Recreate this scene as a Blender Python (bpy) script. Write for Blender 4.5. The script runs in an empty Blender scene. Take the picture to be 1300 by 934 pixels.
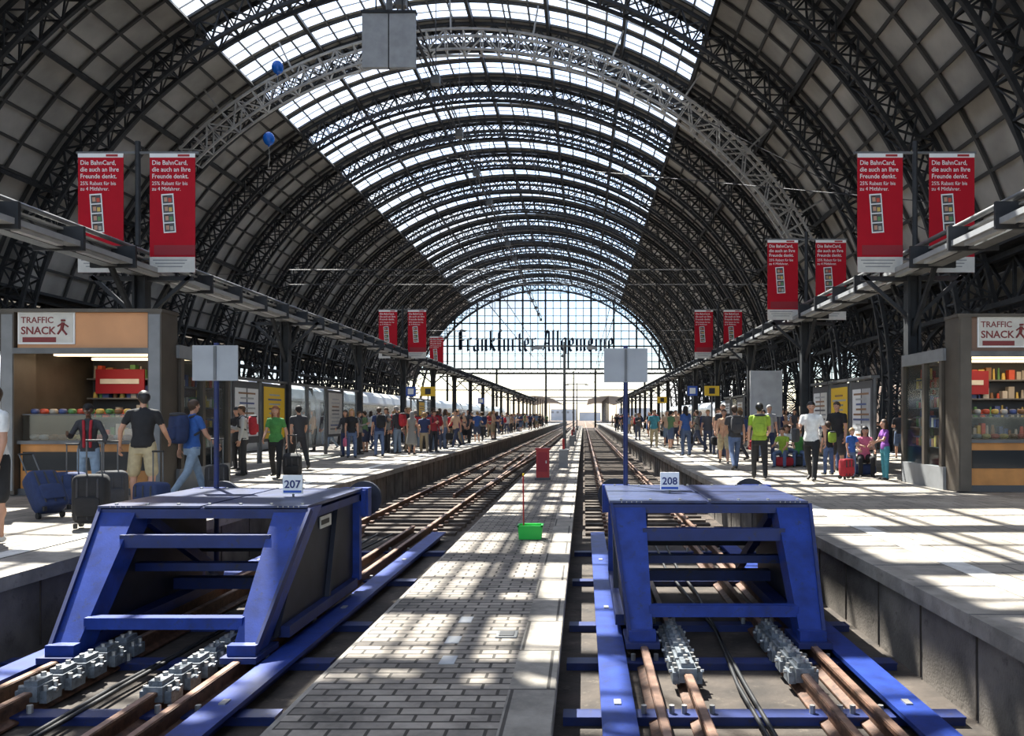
import bpy, math, random
import numpy as np
from mathutils import Vector, Matrix
random.seed(7)
scene=bpy.context.scene
R=math.radians
HX=-7.7; HR=28.0; HZ=1.0      # hall axis, radius, springing
YE=170.0; BAY=9.3
RAIL=-0.6; BED=-0.80
T1=1.283; T2=-3.62            # track centres
try:
    scene.view_settings.view_transform='Standard'; scene.view_settings.exposure=0.0
except Exception as e: print(e)
# ---------------------------------------------------------------- materials
MT={}
def nd(nt,t,**k):
    n=nt.nodes.new(t)
    for a,b in k.items(): setattr(n,a,b)
    return n
def mat(name,col,rough=.6,metal=0,noise=0,nscale=8,bump=0,bscale=40,emit=None,es=1,spec=.5,dirt=None):
    m=bpy.data.materials.new(name); m.use_nodes=True; nt=m.node_tree
    b=nt.nodes['Principled BSDF']
    b.inputs['Base Color'].default_value=(*col,1); b.inputs['Roughness'].default_value=rough
    b.inputs['Metallic'].default_value=metal
    b.inputs['Specular IOR Level'].default_value=spec
    if noise or bump:
        tc=nd(nt,'ShaderNodeTexCoord')
    if noise:
        n=nd(nt,'ShaderNodeTexNoise'); n.inputs['Scale'].default_value=nscale; n.inputs['Detail'].default_value=6
        nt.links.new(tc.outputs['Object'],n.inputs['Vector'])
        r=nd(nt,'ShaderNodeValToRGB')
        r.color_ramp.elements[0].position=.3; r.color_ramp.elements[1].position=.7
        r.color_ramp.elements[0].color=(*[max(0,c*(1-noise)) for c in col],1)
        r.color_ramp.elements[1].color=(*[min(1,c*(1+noise)) for c in col],1)
        nt.links.new(n.outputs['Fac'],r.inputs['Fac']); nt.links.new(r.outputs['Color'],b.inputs['Base Color'])
        if dirt:
            n3=nd(nt,'ShaderNodeTexNoise'); n3.inputs['Scale'].default_value=nscale*2.3; n3.inputs['Detail'].default_value=10; n3.inputs['Roughness'].default_value=.75
            nt.links.new(tc.outputs['Object'],n3.inputs['Vector'])
            r3=nd(nt,'ShaderNodeValToRGB'); r3.color_ramp.elements[0].position=.56; r3.color_ramp.elements[1].position=.68
            nt.links.new(n3.outputs['Fac'],r3.inputs['Fac'])
            mx=nd(nt,'ShaderNodeMix',data_type='RGBA'); nt.links.new(r3.outputs['Color'],mx.inputs[0]); nt.links.new(r.outputs['Color'],mx.inputs[6]); mx.inputs[7].default_value=(*dirt,1)
            nt.links.new(mx.outputs[2],b.inputs['Base Color'])
    if bump:
        n2=nd(nt,'ShaderNodeTexNoise'); n2.inputs['Scale'].default_value=bscale; n2.inputs['Detail'].default_value=4
        nt.links.new(tc.outputs['Object'],n2.inputs['Vector'])
        bp=nd(nt,'ShaderNodeBump'); bp.inputs['Strength'].default_value=bump; bp.inputs['Distance'].default_value=.02
        nt.links.new(n2.outputs['Fac'],bp.inputs['Height']); nt.links.new(bp.outputs['Normal'],b.inputs['Normal'])
    if emit:
        b.inputs['Emission Color'].default_value=(*emit,1); b.inputs['Emission Strength'].default_value=es
    MT[name]=m; return m
def brick(name,c1,c2,mortar,bw,bh,ms=.012,rough=.8,stain=.35,rot=0,sc=.9):
    m=bpy.data.materials.new(name); m.use_nodes=True; nt=m.node_tree; b=nt.nodes['Principled BSDF']
    b.inputs['Roughness'].default_value=rough
    tc=nd(nt,'ShaderNodeTexCoord'); mp=nd(nt,'ShaderNodeMapping'); mp.inputs['Rotation'].default_value=(0,0,rot)
    nt.links.new(tc.outputs['Object'],mp.inputs['Vector'])
    k=nd(nt,'ShaderNodeTexBrick'); k.inputs['Scale'].default_value=1
    k.inputs['Brick Width'].default_value=bw; k.inputs['Row Height'].default_value=bh
    k.inputs['Mortar Size'].default_value=ms; k.inputs['Mortar Smooth'].default_value=.3
    k.inputs['Color1'].default_value=(*c1,1); k.inputs['Color2'].default_value=(*c2,1); k.inputs['Mortar'].default_value=(*mortar,1)
    nt.links.new(mp.outputs['Vector'],k.inputs['Vector'])
    n=nd(nt,'ShaderNodeTexNoise'); n.inputs['Scale'].default_value=sc; n.inputs['Detail'].default_value=8; n.inputs['Roughness'].default_value=.7
    nt.links.new(tc.outputs['Object'],n.inputs['Vector'])
    r=nd(nt,'ShaderNodeValToRGB'); r.color_ramp.elements[0].position=.34; r.color_ramp.elements[1].position=.60
    r.color_ramp.elements[0].color=(1-stain,1-stain,1-stain,1); r.color_ramp.elements[1].color=(1,1,1,1)
    nt.links.new(n.outputs['Fac'],r.inputs['Fac'])
    mx=nd(nt,'ShaderNodeMix',data_type='RGBA',blend_type='MULTIPLY'); mx.inputs[0].default_value=1
    nt.links.new(k.outputs['Color'],mx.inputs[6]); nt.links.new(r.outputs['Color'],mx.inputs[7])
    nt.links.new(mx.outputs[2],b.inputs['Base Color'])
    bp=nd(nt,'ShaderNodeBump'); bp.inputs['Strength'].default_value=.6; bp.inputs['Distance'].default_value=.01; bp.invert=True
    nt.links.new(k.outputs['Fac'],bp.inputs['Height']); nt.links.new(bp.outputs['Normal'],b.inputs['Normal'])
    MT[name]=m
def glassmat(name,tcol,trans,dcol,gl=.06):
    m=bpy.data.materials.new(name); m.use_nodes=True; nt=m.node_tree
    try: m.use_transparent_shadow=True
    except Exception: pass
    nt.nodes.remove(nt.nodes['Principled BSDF']); out=nt.nodes['Material Output']
    t=nd(nt,'ShaderNodeBsdfTransparent'); t.inputs[0].default_value=(*tcol,1)
    d=nd(nt,'ShaderNodeBsdfTranslucent'); d.inputs[0].default_value=(*dcol,1)
    g=nd(nt,'ShaderNodeBsdfGlossy'); g.inputs['Roughness'].default_value=.08
    m1=nd(nt,'ShaderNodeMixShader'); m1.inputs[0].default_value=trans
    nt.links.new(d.outputs[0],m1.inputs[1]); nt.links.new(t.outputs[0],m1.inputs[2])
    m2=nd(nt,'ShaderNodeMixShader'); m2.inputs[0].default_value=gl
    nt.links.new(m1.outputs[0],m2.inputs[1]); nt.links.new(g.outputs[0],m2.inputs[2])
    nt.links.new(m2.outputs[0],out.inputs[0]); MT[name]=m
def rnd(name,cols,rough=.8):
    m=bpy.data.materials.new(name); m.use_nodes=True; nt=m.node_tree; b=nt.nodes['Principled BSDF']
    b.inputs['Roughness'].default_value=rough
    o=nd(nt,'ShaderNodeObjectInfo'); r=nd(nt,'ShaderNodeValToRGB'); r.color_ramp.interpolation='CONSTANT'
    e=r.color_ramp.elements
    while len(e)<len(cols): e.new(.5)
    for i,c in enumerate(cols):
        e[i].position=i/len(cols); e[i].color=(*c,1)
    s=nd(nt,'ShaderNodeMath',operation='MULTIPLY'); s.inputs[1].default_value=1 if name[-1]!='p' else 7.3
    f=nd(nt,'ShaderNodeMath',operation='FRACT')
    nt.links.new(o.outputs['Random'],s.inputs[0]); nt.links.new(s.outputs[0],f.inputs[0])
    nt.links.new(f.outputs[0],r.inputs['Fac']); nt.links.new(r.outputs['Color'],b.inputs['Base Color']); MT[name]=m

mat('steel_dark',(.030,.032,.036),.6,.05,noise=.3,nscale=3,spec=.3)
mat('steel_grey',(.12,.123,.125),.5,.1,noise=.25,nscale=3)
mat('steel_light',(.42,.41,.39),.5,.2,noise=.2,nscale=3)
mat('roof_panel',(.40,.385,.36),.85,noise=.3,nscale=.35,spec=.2)
mat('roof_seam',(.05,.05,.05),.7)
glassmat('roof_glass',(.86,.93,1),.88,(.5,.56,.65),.04)
glassmat('gable_glass',(.50,.58,.68),.95,(.3,.35,.4),.03)
glassmat('shop_glass',(.85,.9,.92),.96,(.5,.5,.5),.10)
mat('blue',(.010,.034,.21),.45,noise=.3,nscale=6,bump=.05,bscale=60,spec=.4,dirt=(.02,.03,.08))
mat('blue_edge',(.007,.018,.10),.5,noise=.3,nscale=5,dirt=(.03,.025,.025))
mat('blue_plate',(.022,.034,.10),.36,noise=.4,nscale=5,bump=.06,bscale=50,spec=.6,dirt=(.06,.06,.08))
mat('blue_dark',(.008,.010,.022),.55,noise=.5,nscale=4)
mat('rust',(.105,.05,.028),.65,.1,noise=.5,nscale=14,bump=.2,dirt=(.03,.022,.018))
mat('rail_head',(.30,.19,.14),.4,.5,noise=.4,nscale=9)
mat('clamp',(.17,.19,.21),.45,.4,noise=.35,nscale=20,bump=.2,dirt=(.06,.05,.045))
mat('bolt',(.40,.39,.37),.4,.7)
mat('sleeper',(.065,.048,.036),.85,noise=.5,nscale=6,bump=.3)
mat('ballast',(.062,.045,.034),.95,noise=.6,nscale=7,bump=1,bscale=26)
mat('pit',(.045,.034,.026),.85,noise=.6,nscale=2.5,bump=.4,bscale=14,dirt=(.10,.08,.06))
mat('concrete',(.27,.255,.235),.85,noise=.3,nscale=2.5,bump=.25)
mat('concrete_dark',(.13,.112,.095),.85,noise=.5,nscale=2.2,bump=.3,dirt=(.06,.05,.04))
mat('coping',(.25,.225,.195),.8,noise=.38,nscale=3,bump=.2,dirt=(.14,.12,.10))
mat('white_line',(.62,.60,.56),.7,noise=.2,nscale=4,dirt=(.35,.32,.28))
mat('wall_brick',(.16,.12,.10),.9,noise=.3,nscale=.5)
brick('pave_r',(.40,.355,.295),(.31,.275,.23),(.12,.10,.08),.40,.40,.010,stain=.5)
brick('pave_l',(.38,.335,.28),(.28,.25,.21),(.11,.095,.08),.40,.40,.010,stain=.55)
brick('pave_c',(.38,.33,.275),(.22,.19,.16),(.05,.04,.03),.22,.115,.012,stain=.65,sc=1.6)
brick('pave_slab',(.37,.33,.28),(.30,.27,.23),(.07,.06,.05),.46,.9,.012,stain=.6,sc=1.4)
mat('banner_red',(.42,.006,.018),.7,noise=.06,nscale=3,spec=.2)
mat('banner_dark',(.26,.006,.016),.6)
mat('white',(.78,.78,.77),.6); mat('offwhite',(.60,.58,.53),.6,noise=.1,nscale=5)
mat('black',(.015,.015,.016),.5); mat('dgrey',(.07,.07,.075),.5); mat('mgrey',(.20,.205,.21),.55,noise=.12,nscale=4)
mat('lgrey',(.38,.385,.39),.5,noise=.1,nscale=4)
mat('sign_back',(.33,.34,.35),.55,.1,noise=.12,nscale=3)
mat('kiosk_frame',(.09,.075,.06),.45,.3,noise=.15,nscale=3)
mat('kiosk_orange',(.60,.29,.13),.5,noise=.08,nscale=2)
mat('kiosk_brown',(.18,.10,.065),.5,noise=.1,nscale=2)
mat('kiosk_wood',(.52,.22,.055),.5,noise=.2,nscale=3)
mat('brown_txt',(.20,.03,.03),.6); mat('navy_txt',(.015,.025,.13),.6)
mat('letter',(.012,.022,.05),.6,spec=.2)
mat('lamp',(1,.9,.75),.5,emit=(1,.75,.45),es=3)
mat('green',(.02,.50,.06),.45); mat('red',(.36,.015,.015),.5,noise=.1); mat('yellow',(.80,.50,.02),.5)
mat('train_white',(.66,.68,.70),.3,noise=.06,nscale=1); mat('train_glass',(.02,.025,.03),.12); mat('train_red',(.5,.02,.02),.3)
mat('balloon',(.01,.14,.62),.2); mat('wire',(.03,.03,.035),.6)
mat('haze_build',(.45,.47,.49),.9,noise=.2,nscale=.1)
mat('signblue',(.02,.08,.4),.5)
for i,c in enumerate([(.55,.08,.04),(.6,.42,.1),(.1,.25,.08),(.4,.36,.3),(.25,.12,.05),(.5,.46,.4),(.07,.1,.25)]): mat('good%d'%i,c,.5)
mat('skin',(.48,.26,.17),.55,noise=.08,nscale=10); mat('skin_dark',(.10,.05,.03),.5); mat('lip',(.35,.10,.08),.5)
mat('hair_brown',(.05,.028,.015),.6); mat('hair_black',(.012,.01,.01),.5); mat('hair_blond',(.32,.19,.07),.6); mat('hair_red',(.22,.07,.02),.6); mat('hair_grey',(.3,.29,.28),.7)
mat('shoe',(.03,.028,.026),.6); mat('shoe_white',(.55,.55,.53),.6)
CC={'c_black':(.014,.014,.016),'c_white':(.70,.70,.68),'c_navy':(.02,.035,.10),'c_jeans':(.08,.12,.22),'c_ljeans':(.24,.32,.42),'c_khaki':(.40,.33,.20),
 'c_red':(.36,.02,.03),'c_green':(.06,.22,.05),'c_lime':(.26,.38,.04),'c_blue':(.03,.10,.34),'c_dgrey':(.04,.04,.045),'c_peach':(.60,.34,.20),'c_purple':(.20,.06,.30),'c_pink':(.55,.13,.22),'c_grey':(.28,.28,.29),'c_teal':(.05,.22,.27),'c_orange':(.65,.25,.05)}
for k,c in CC.items(): mat(k,c,.85,noise=.15,nscale=14,bump=.1,bscale=30)
rnd('rnd_s',[(.015,.015,.018),(.5,.5,.48),(.03,.08,.25),(.03,.03,.035),(.3,.03,.04),(.05,.05,.06),(.02,.02,.025),(.16,.22,.32),(.1,.18,.08),(.45,.30,.2),(.02,.03,.09),(.2,.19,.17)])
rnd('rnd_p',[(.03,.04,.08),(.07,.10,.17),(.02,.02,.022),(.25,.2,.13),(.05,.06,.10),(.03,.03,.035),(.14,.19,.26)])
rnd('rnd_hp',[(.04,.022,.012),(.012,.01,.01),(.25,.15,.06),(.07,.04,.02),(.2,.19,.18)])

# ---------------------------------------------------------------- mesh builder
class MB:
    def __init__(s): s.v=[];s.f=[];s.m=[];s.s=[]
    def add(s,V,F,m,smooth=False):
        o=len(s.v); s.v.extend([tuple(p) for p in V])
        for f in F: s.f.append(tuple(i+o for i in f))
        if isinstance(m,str): s.m+= [m]*len(F)
        else: s.m+=list(m)
        s.s+=[smooth]*len(F)
    def box(s,cx,cy,cz,sx,sy,sz,m,rz=0,rx=0):
        V=[]
        M=Matrix.Rotation(rz,3,'Z')@Matrix.Rotation(rx,3,'X')
        for dx in(-.5,.5):
            for dy in(-.5,.5):
                for dz in(-.5,.5):
                    p=M@Vector((dx*sx,dy*sy,dz*sz)); V.append((cx+p.x,cy+p.y,cz+p.z))
        s.add(V,[(0,1,3,2),(4,6,7,5),(0,4,5,1),(2,3,7,6),(0,2,6,4),(1,5,7,3)],m)
    def hexa(s,V,m):  # bottom 4 ccw, top 4 ccw
        s.add(V,[(3,2,1,0),(4,5,6,7),(0,1,5,4),(1,2,6,5),(2,3,7,6),(3,0,4,7)],m)
    def bar(s,a,b,w,h,m,up=(0,0,1)):
        a=Vector(a);b=Vector(b);d=(b-a)
        if d.length<1e-6:return
        d.normalize(); u=Vector(up)
        if abs(d.dot(u))>.98: u=Vector((0,1,0)) if abs(d.y)<.9 else Vector((1,0,0))
        r=d.cross(u).normalized(); u=r.cross(d).normalized()
        V=[]
        for p in(a,b):
            for i,j in((-1,-1),(1,-1),(1,1),(-1,1)): V.append(p+r*(i*w/2)+u*(j*h/2))
        s.add(V,[(0,1,2,3),(7,6,5,4),(0,4,5,1),(1,5,6,2),(2,6,7,3),(3,7,4,0)],m)
    def cyl(s,a,b,r0,r1=None,n=10,m='black',smooth=True):
        if r1 is None:r1=r0
        a=Vector(a);b=Vector(b);d=(b-a).normalized()
        u=Vector((0,0,1)) if abs(d.z)<.9 else Vector((1,0,0))
        x=d.cross(u).normalized();y=d.cross(x)
        V=[]
        for p,r in((a,r0),(b,r1)):
            for i in range(n):
                t=2*math.pi*i/n; V.append(p+x*(r*math.cos(t))+y*(r*math.sin(t)))
        s.add(V,[(i,i+n,(i+1)%n+n,(i+1)%n) for i in range(n)],m,smooth)
        s.add(V,[tuple(range(n)),tuple(range(2*n-1,n-1,-1))],m,False)
    def tube(s,pts,r,m,n=6):
        for i in range(len(pts)-1): s.cyl(pts[i],pts[i+1],r,r,n,m)
    def prism(s,poly,x0,x1,m):  # poly in (y,z)
        n=len(poly); V=[(x0,y,z) for y,z in poly]+[(x1,y,z) for y,z in poly]
        s.add(V,[tuple(range(n-1,-1,-1)),tuple(range(n,2*n))]+[(i,(i+1)%n,(i+1)%n+n,i+n) for i in range(n)],m)
    def exty(s,poly,y0,y1,m,smooth=False): # poly in (x,z)
        n=len(poly); V=[(x,y0,z) for x,z in poly]+[(x,y1,z) for x,z in poly]
        s.add(V,[(i,(i+1)%n,(i+1)%n+n,i+n) for i in range(n)],m,smooth)
        s.add(V,[tuple(range(n)),tuple(range(2*n-1,n-1,-1))],m)
    def rbox(s,c,size,m,e=4,M=None,nu=16,nv=10):
        V=[];F=[]
        def sg(v,p): return math.copysign(abs(v)**p,v)
        p=2/e
        for j in range(nv+1):
            ph=-math.pi/2+math.pi*j/nv
            for i in range(nu):
                th=2*math.pi*i/nu
                q=Vector((sg(math.cos(ph),p)*sg(math.cos(th),p)*size[0]/2,sg(math.cos(ph),p)*sg(math.sin(th),p)*size[1]/2,sg(math.sin(ph),p)*size[2]/2))
                if M: q=M@q
                V.append((c[0]+q.x,c[1]+q.y,c[2]+q.z))
        for j in range(nv):
            for i in range(nu): F.append((j*nu+i,j*nu+(i+1)%nu,(j+1)*nu+(i+1)%nu,(j+1)*nu+i))
        s.add(V,F,m,True)
    def mesh(s,name):
        me=bpy.data.meshes.new(name); me.from_pydata(s.v,[],s.f)
        names=[];idx={}
        for k in s.m:
            if k not in idx: idx[k]=len(names);names.append(k)
        for k in names: me.materials.append(MT[k])
        me.polygons.foreach_set('material_index',[idx[k] for k in s.m])
        me.polygons.foreach_set('use_smooth',s.s); me.update(); return me
    def obj(s,name,parent=None,loc=(0,0,0),rz=0):
        return place(name,s.mesh(name),loc,rz,parent)
def place(name,me,loc=(0,0,0),rz=0,parent=None,sc=1):
    o=bpy.data.objects.new(name,me); scene.collection.objects.link(o)
    o.location=loc; o.rotation_euler=(0,0,rz); o.scale=(sc,sc,sc)
    if parent:o.parent=parent
    return o
TXT={}
def text(body,loc,size,m,parent=None,width=None,align='LEFT',rz=0,name='lettering',ext=.002,off=0,sx=1):
    key=(body,size,m,align)
    if key not in TXT:
        c=bpy.data.curves.new(name,'FONT'); c.body=body; c.size=size; c.align_x=align; c.extrude=ext; c.offset=off; c.resolution_u=3
        c.materials.append(MT[m]); TXT[key]=c
    o=bpy.data.objects.new(name,TXT[key]); scene.collection.objects.link(o); o.location=loc; o.rotation_euler=(R(90),0,rz); o.scale=(sx,1,1)
    if parent:o.parent=parent
    if width:
        bpy.context.view_layer.update(); o.scale[0]=width/o.dimensions[0]
    return o

# ---------------------------------------------------------------- roof
def arc(cx,r,t,z0=HZ): return (cx+r*math.cos(R(t)), z0+r*math.sin(R(t)))
def vault(name,cx,r,ya,yb,t0=17,g0=57,z0=HZ):
    mb=MB(); N=[]
    t=t0; ts=[t0]
    n1=12; ts=[t0+(g0-t0)*i/n1 for i in range(n1)]+[g0+(180-2*g0)*i/24 for i in range(24)]+[180-g0+(g0-t0)*i/n1 for i in range(n1+1)]
    y=YE
    while y>ya:
        prof=[(0,.9,0),(.9,2.9,1),(2.9,3.6,0),(3.6,5.6,1),(5.6,6.3,0),(6.3,8.3,1),(8.3,9.3,0)]
        for a,b,g in prof:
            for i in range(len(ts)-1):
                m='roof_glass' if g and g0-.1<=ts[i]<180-g0-.1 else 'roof_panel'
                x0,z0_=arc(cx,r,ts[i],z0);x1,z1=arc(cx,r,ts[i+1],z0)
                mb.add([(x0,y-a,z0_),(x1,y-a,z1),(x1,y-b,z1),(x0,y-b,z0_)],[(0,1,2,3)],m,False)
        y-=BAY
    mb.obj(name)
    # purlins and glazing bars
    pb=MB(); ri=r-.1
    for t in ts:
        gl=g0-.1<=t<=180-g0+.1
        x,z=arc(cx,ri,t,z0); w=.11 if gl else .16
        pb.bar((x,y,z),(x,YE,z),w,.16,'steel_grey' if gl else 'roof_seam',up=(math.cos(R(t)),0,math.sin(R(t))))
    # stronger purlins
    for t in (g0,g0+(90-g0)/3,g0+2*(90-g0)/3,90,180-g0,180-g0-(90-g0)/3,180-g0-2*(90-g0)/3,g0-13,180-g0+13,g0-27,180-g0+27):
        x,z=arc(cx,r-.35,t,z0); pb.bar((x,y,z),(x,YE,z),.22,.5,'steel_dark',up=(math.cos(R(t)),0,math.sin(R(t))))
    tt=[t0+(180-2*t0)*i/44 for i in range(45)]
    yy=YE
    while yy>y+.1:
        gi=[g0+(180-2*g0)*i/16 for i in range(17)]
        for q in (1.9,4.6,7.3):
            for i in range(16):
                a=arc(cx,r-.04,gi[i],z0);b=arc(cx,r-.04,gi[i+1],z0)
                pb.bar((a[0],yy-q,a[1]),(b[0],yy-q,b[1]),.06,.07,'steel_light',up=(0,1,0))
        for q in (0.95,3.25,5.95,8.35):
            for i in range(44):
                a=arc(cx,r-.12,tt[i],z0);b=arc(cx,r-.12,tt[i+1],z0)
                pb.bar((a[0],yy-q,a[1]),(b[0],yy-q,b[1]),.14,.18,'roof_seam',up=(0,1,0))
        yy-=BAY
    pb.obj(name+'_purlins')
def rib_mesh():
    mb=MB(); n=56
    ro,ri=HR-.35,HR-1.75
    P={}
    for k in range(n+1):
        t=180*k/n
        thick=0 if 25<t<155 else (25-min(t,180-t))*.03
        for pl in(-.55,.55):
            P[k,pl,1]=(ro*math.cos(R(t)),pl,HZ+ro*math.sin(R(t)))
            r2=ri-thick
            P[k,pl,0]=(r2*math.cos(R(t)),pl,HZ+r2*math.sin(R(t)))
    for pl in(-.55,.55):
        for k in range(n):
            for s in(0,1): mb.bar(P[k,pl,s],P[k+1,pl,s],.20,.20,'steel_dark',up=(0,1,0))
            a=P[k,pl,k%2];b=P[k+1,pl,1-k%2]; mb.bar(a,b,.09,.12,'steel_dark',up=(0,1,0))
            a=P[k,pl,1-k%2];b=P[k+1,pl,k%2]; mb.bar(a,b,.07,.08,'steel_dark',up=(0,1,0))
            mb.bar(P[k,pl,0],P[k,pl,1],.09,.09,'steel_dark',up=(0,1,0))
    for k in range(0,n+1):
        for s in(0,1): mb.bar(P[k,-.55,s],P[k,.55,s],.10,.10,'steel_dark')
        if k<n: mb.bar(P[k,-.55,0],P[k+1,.55,0],.06,.06,'steel_dark')
    for sx in(-1,1):
        for pl in(-.55,.55):
            mb.bar((sx*(ro),pl,BED),(sx*ro,pl,HZ),.25,.25,'steel_dark'); mb.bar((sx*(ri-.75),pl,BED),(sx*(ri-.75),pl,HZ),.25,.25,'steel_dark')
        mb.box(sx*26.9,0,BED+.7,2.6,1.9,1.4,'concrete_dark')
    return mb.mesh('roof_truss')
NR=19
vault('ceiling',HX,HR,-8,YE)
rm=rib_mesh()
for k in range(NR+1): place('roof_truss',rm,(HX,YE-BAY*k,0))
SR=.72
SXL=HX-HR-HR*SR; SXR=HX+HR+HR*SR
for sx in(SXL,SXR):
    vault('ceiling_side_hall',sx,HR*SR,10,YE,t0=20,g0=62,z0=HZ*SR)
    for k in range(0,17):
        o=place('roof_truss',rm,(sx,YE-BAY*k,0),sc=SR); o.scale[1]=.9
# valley gutters between the vaults and outer walls of the side halls
for wx in(HX-HR,HX+HR):
    b=MB(); b.box(wx,81,9.15,3.6,178,.18,'steel_dark'); b.box(wx,81,9.45,.2,178,.5,'steel_dark'); b.obj('valley_gutter')
for nm,wx in(('wall_left',SXL-HR*SR-.6),('wall_right',SXR+HR*SR+.6)):
    b=MB(); b.box(wx,85,3.4,.5,178,8.4,'wall_brick')
    for k in range(19): b.box(wx,YE-BAY*k-4.6,3.4,.7,1.0,8.4,'wall_brick'); b.box(wx,YE-BAY*k,3.6,.56,4,4.2,'train_glass')
    b.obj(nm)
# longitudinal lattice girders between halls
g=MB()
for wx in(HX-HR+.6,HX+HR-.6):
    for z0,z1 in((6.6,8.8),):
        y=-6
        for xx in(-.5,.5):
            g.bar((wx+xx,-6,z0),(wx+xx,YE,z0),.25,.25,'steel_dark'); g.bar((wx+xx,-6,z1),(wx+xx,YE,z1),.25,.25,'steel_dark')
        while y<YE-2:
            g.bar((wx,y,z0),(wx,y+2.3,z1),.14,.14,'steel_dark');g.bar((wx,y,z1),(wx,y+2.3,z0),.14,.14,'steel_dark')
            g.bar((wx,y,z0),(wx,y,z1),.14,.14,'steel_dark'); y+=2.325
    # arched struts between truss feet
    for k in range(NR):
        ya=YE-BAY*(k+1)
        for i in range(10):
            t0=math.pi*i/10;t1=math.pi*(i+1)/10
            f=lambda t:(wx,ya+BAY/2+math.cos(t)*BAY/2,3.6+3.0*math.sin(t))
            g.bar(f(t0),f(t1),.22,.22,'steel_dark')
        g.bar((wx,ya+BAY/2,-.8),(wx,ya+BAY/2,6.6),.3,.3,'steel_dark')
        for j in range(3):
            a=ya+BAY*(j+.5)/3-1; g.bar((wx,a,4.2),(wx,a+1.4,6.6),.12,.12,'steel_dark')
g.obj('longitudinal_lattice_girder')
# light maintenance gantry arch
g=MB(); gy=54; n=40
for pl in(-.5,.5):
    for k in range(n):
        t0=28+108*k/n;t1=28+108*(k+1)/n
        for rr in(24.0,25.3):
            a=arc(HX,rr,t0);b=arc(HX,rr,t1); g.bar((a[0],gy+pl,a[1]),(b[0],gy+pl,b[1]),.13,.13,'steel_light',up=(0,1,0))
        a=arc(HX,24.0 if k%2 else 25.3,t0);b=arc(HX,25.3 if k%2 else 24.0,t1)
        g.bar((a[0],gy+pl,a[1]),(b[0],gy+pl,b[1]),.08,.08,'steel_light',up=(0,1,0))
        a=arc(HX,24,t0);c=arc(HX,25.3,t0);g.bar((a[0],gy+pl,a[1]),(c[0],gy+pl,c[1]),.07,.07,'steel_light',up=(0,1,0))
for k in range(n+1):
    t0=28+108*k/n
    for rr in(24.0,25.3):
        a=arc(HX,rr,t0); g.bar((a[0],gy-.5,a[1]),(a[0],gy+.5,a[1]),.07,.07,'steel_light')
for t in range(32,136,12):
    a=arc(HX,25.3,t);b=arc(HX,27.4,t); g.bar((a[0],gy,a[1]),(b[0],gy,b[1]),.1,.1,'steel_light',up=(0,1,0))
g.obj('maintenance_gantry')
# gable
def gable(name,cx,r,zb,z0,step=1.55):
    mb=MB(); Y=YE+.6
    x=-r+step
    while x<r:
        zt=z0+math.sqrt(max(0,r*r-x*x))
        if zt>zb: mb.bar((cx+x,Y,zb),(cx+x,Y,zt),.14 if int(round((x+r)/step))%3 else .36,.2,'steel_dark')
        x+=step
    z=zb
    i=0
    while z<z0+r:
        hw=math.sqrt(max(0,r*r-(z-z0)**2)); mb.bar((cx-hw,Y,z),(cx+hw,Y,z),.2,.11 if i%3 else .28,'steel_dark'); z+=1.55;i+=1
    hw=math.sqrt(r*r-(zb-z0)**2)
    for zz in(zb,zb-.9): mb.bar((cx-hw-.6,Y,zz),(cx+hw+.6,Y,zz),.5,.35,'steel_dark')
    xx=-hw
    while xx<hw: mb.bar((cx+xx,Y,zb-.9),(cx+xx+1.2,Y,zb),.12,.12,'steel_dark'); xx+=1.2
    mb.bar((cx-hw-.6,Y,zb-4.3),(cx+hw+.6,Y,zb-4.3),.3,.22,'steel_dark')
    for k in range(-2,3): mb.bar((cx+k*r*.36,Y,BED),(cx+k*r*.36,Y,zb),.4,.4,'steel_dark')
    n=48; V=[]; th0=math.asin((zb-z0)/r)
    for k in range(n+1):
        t=th0+(math.pi-2*th0)*k/n; V.append((cx+r*math.cos(t),Y+.05,z0+r*math.sin(t)))
    mb.add(V,[tuple(range(n+1))],'gable_glass'); mb.obj(name)
gable('window_gable',HX,HR,11.2,HZ); gable('window_gable',SXL,HR*SR,9,.7,1.9); gable('window_gable',SXR,HR*SR,9,.7,1.9)
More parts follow.
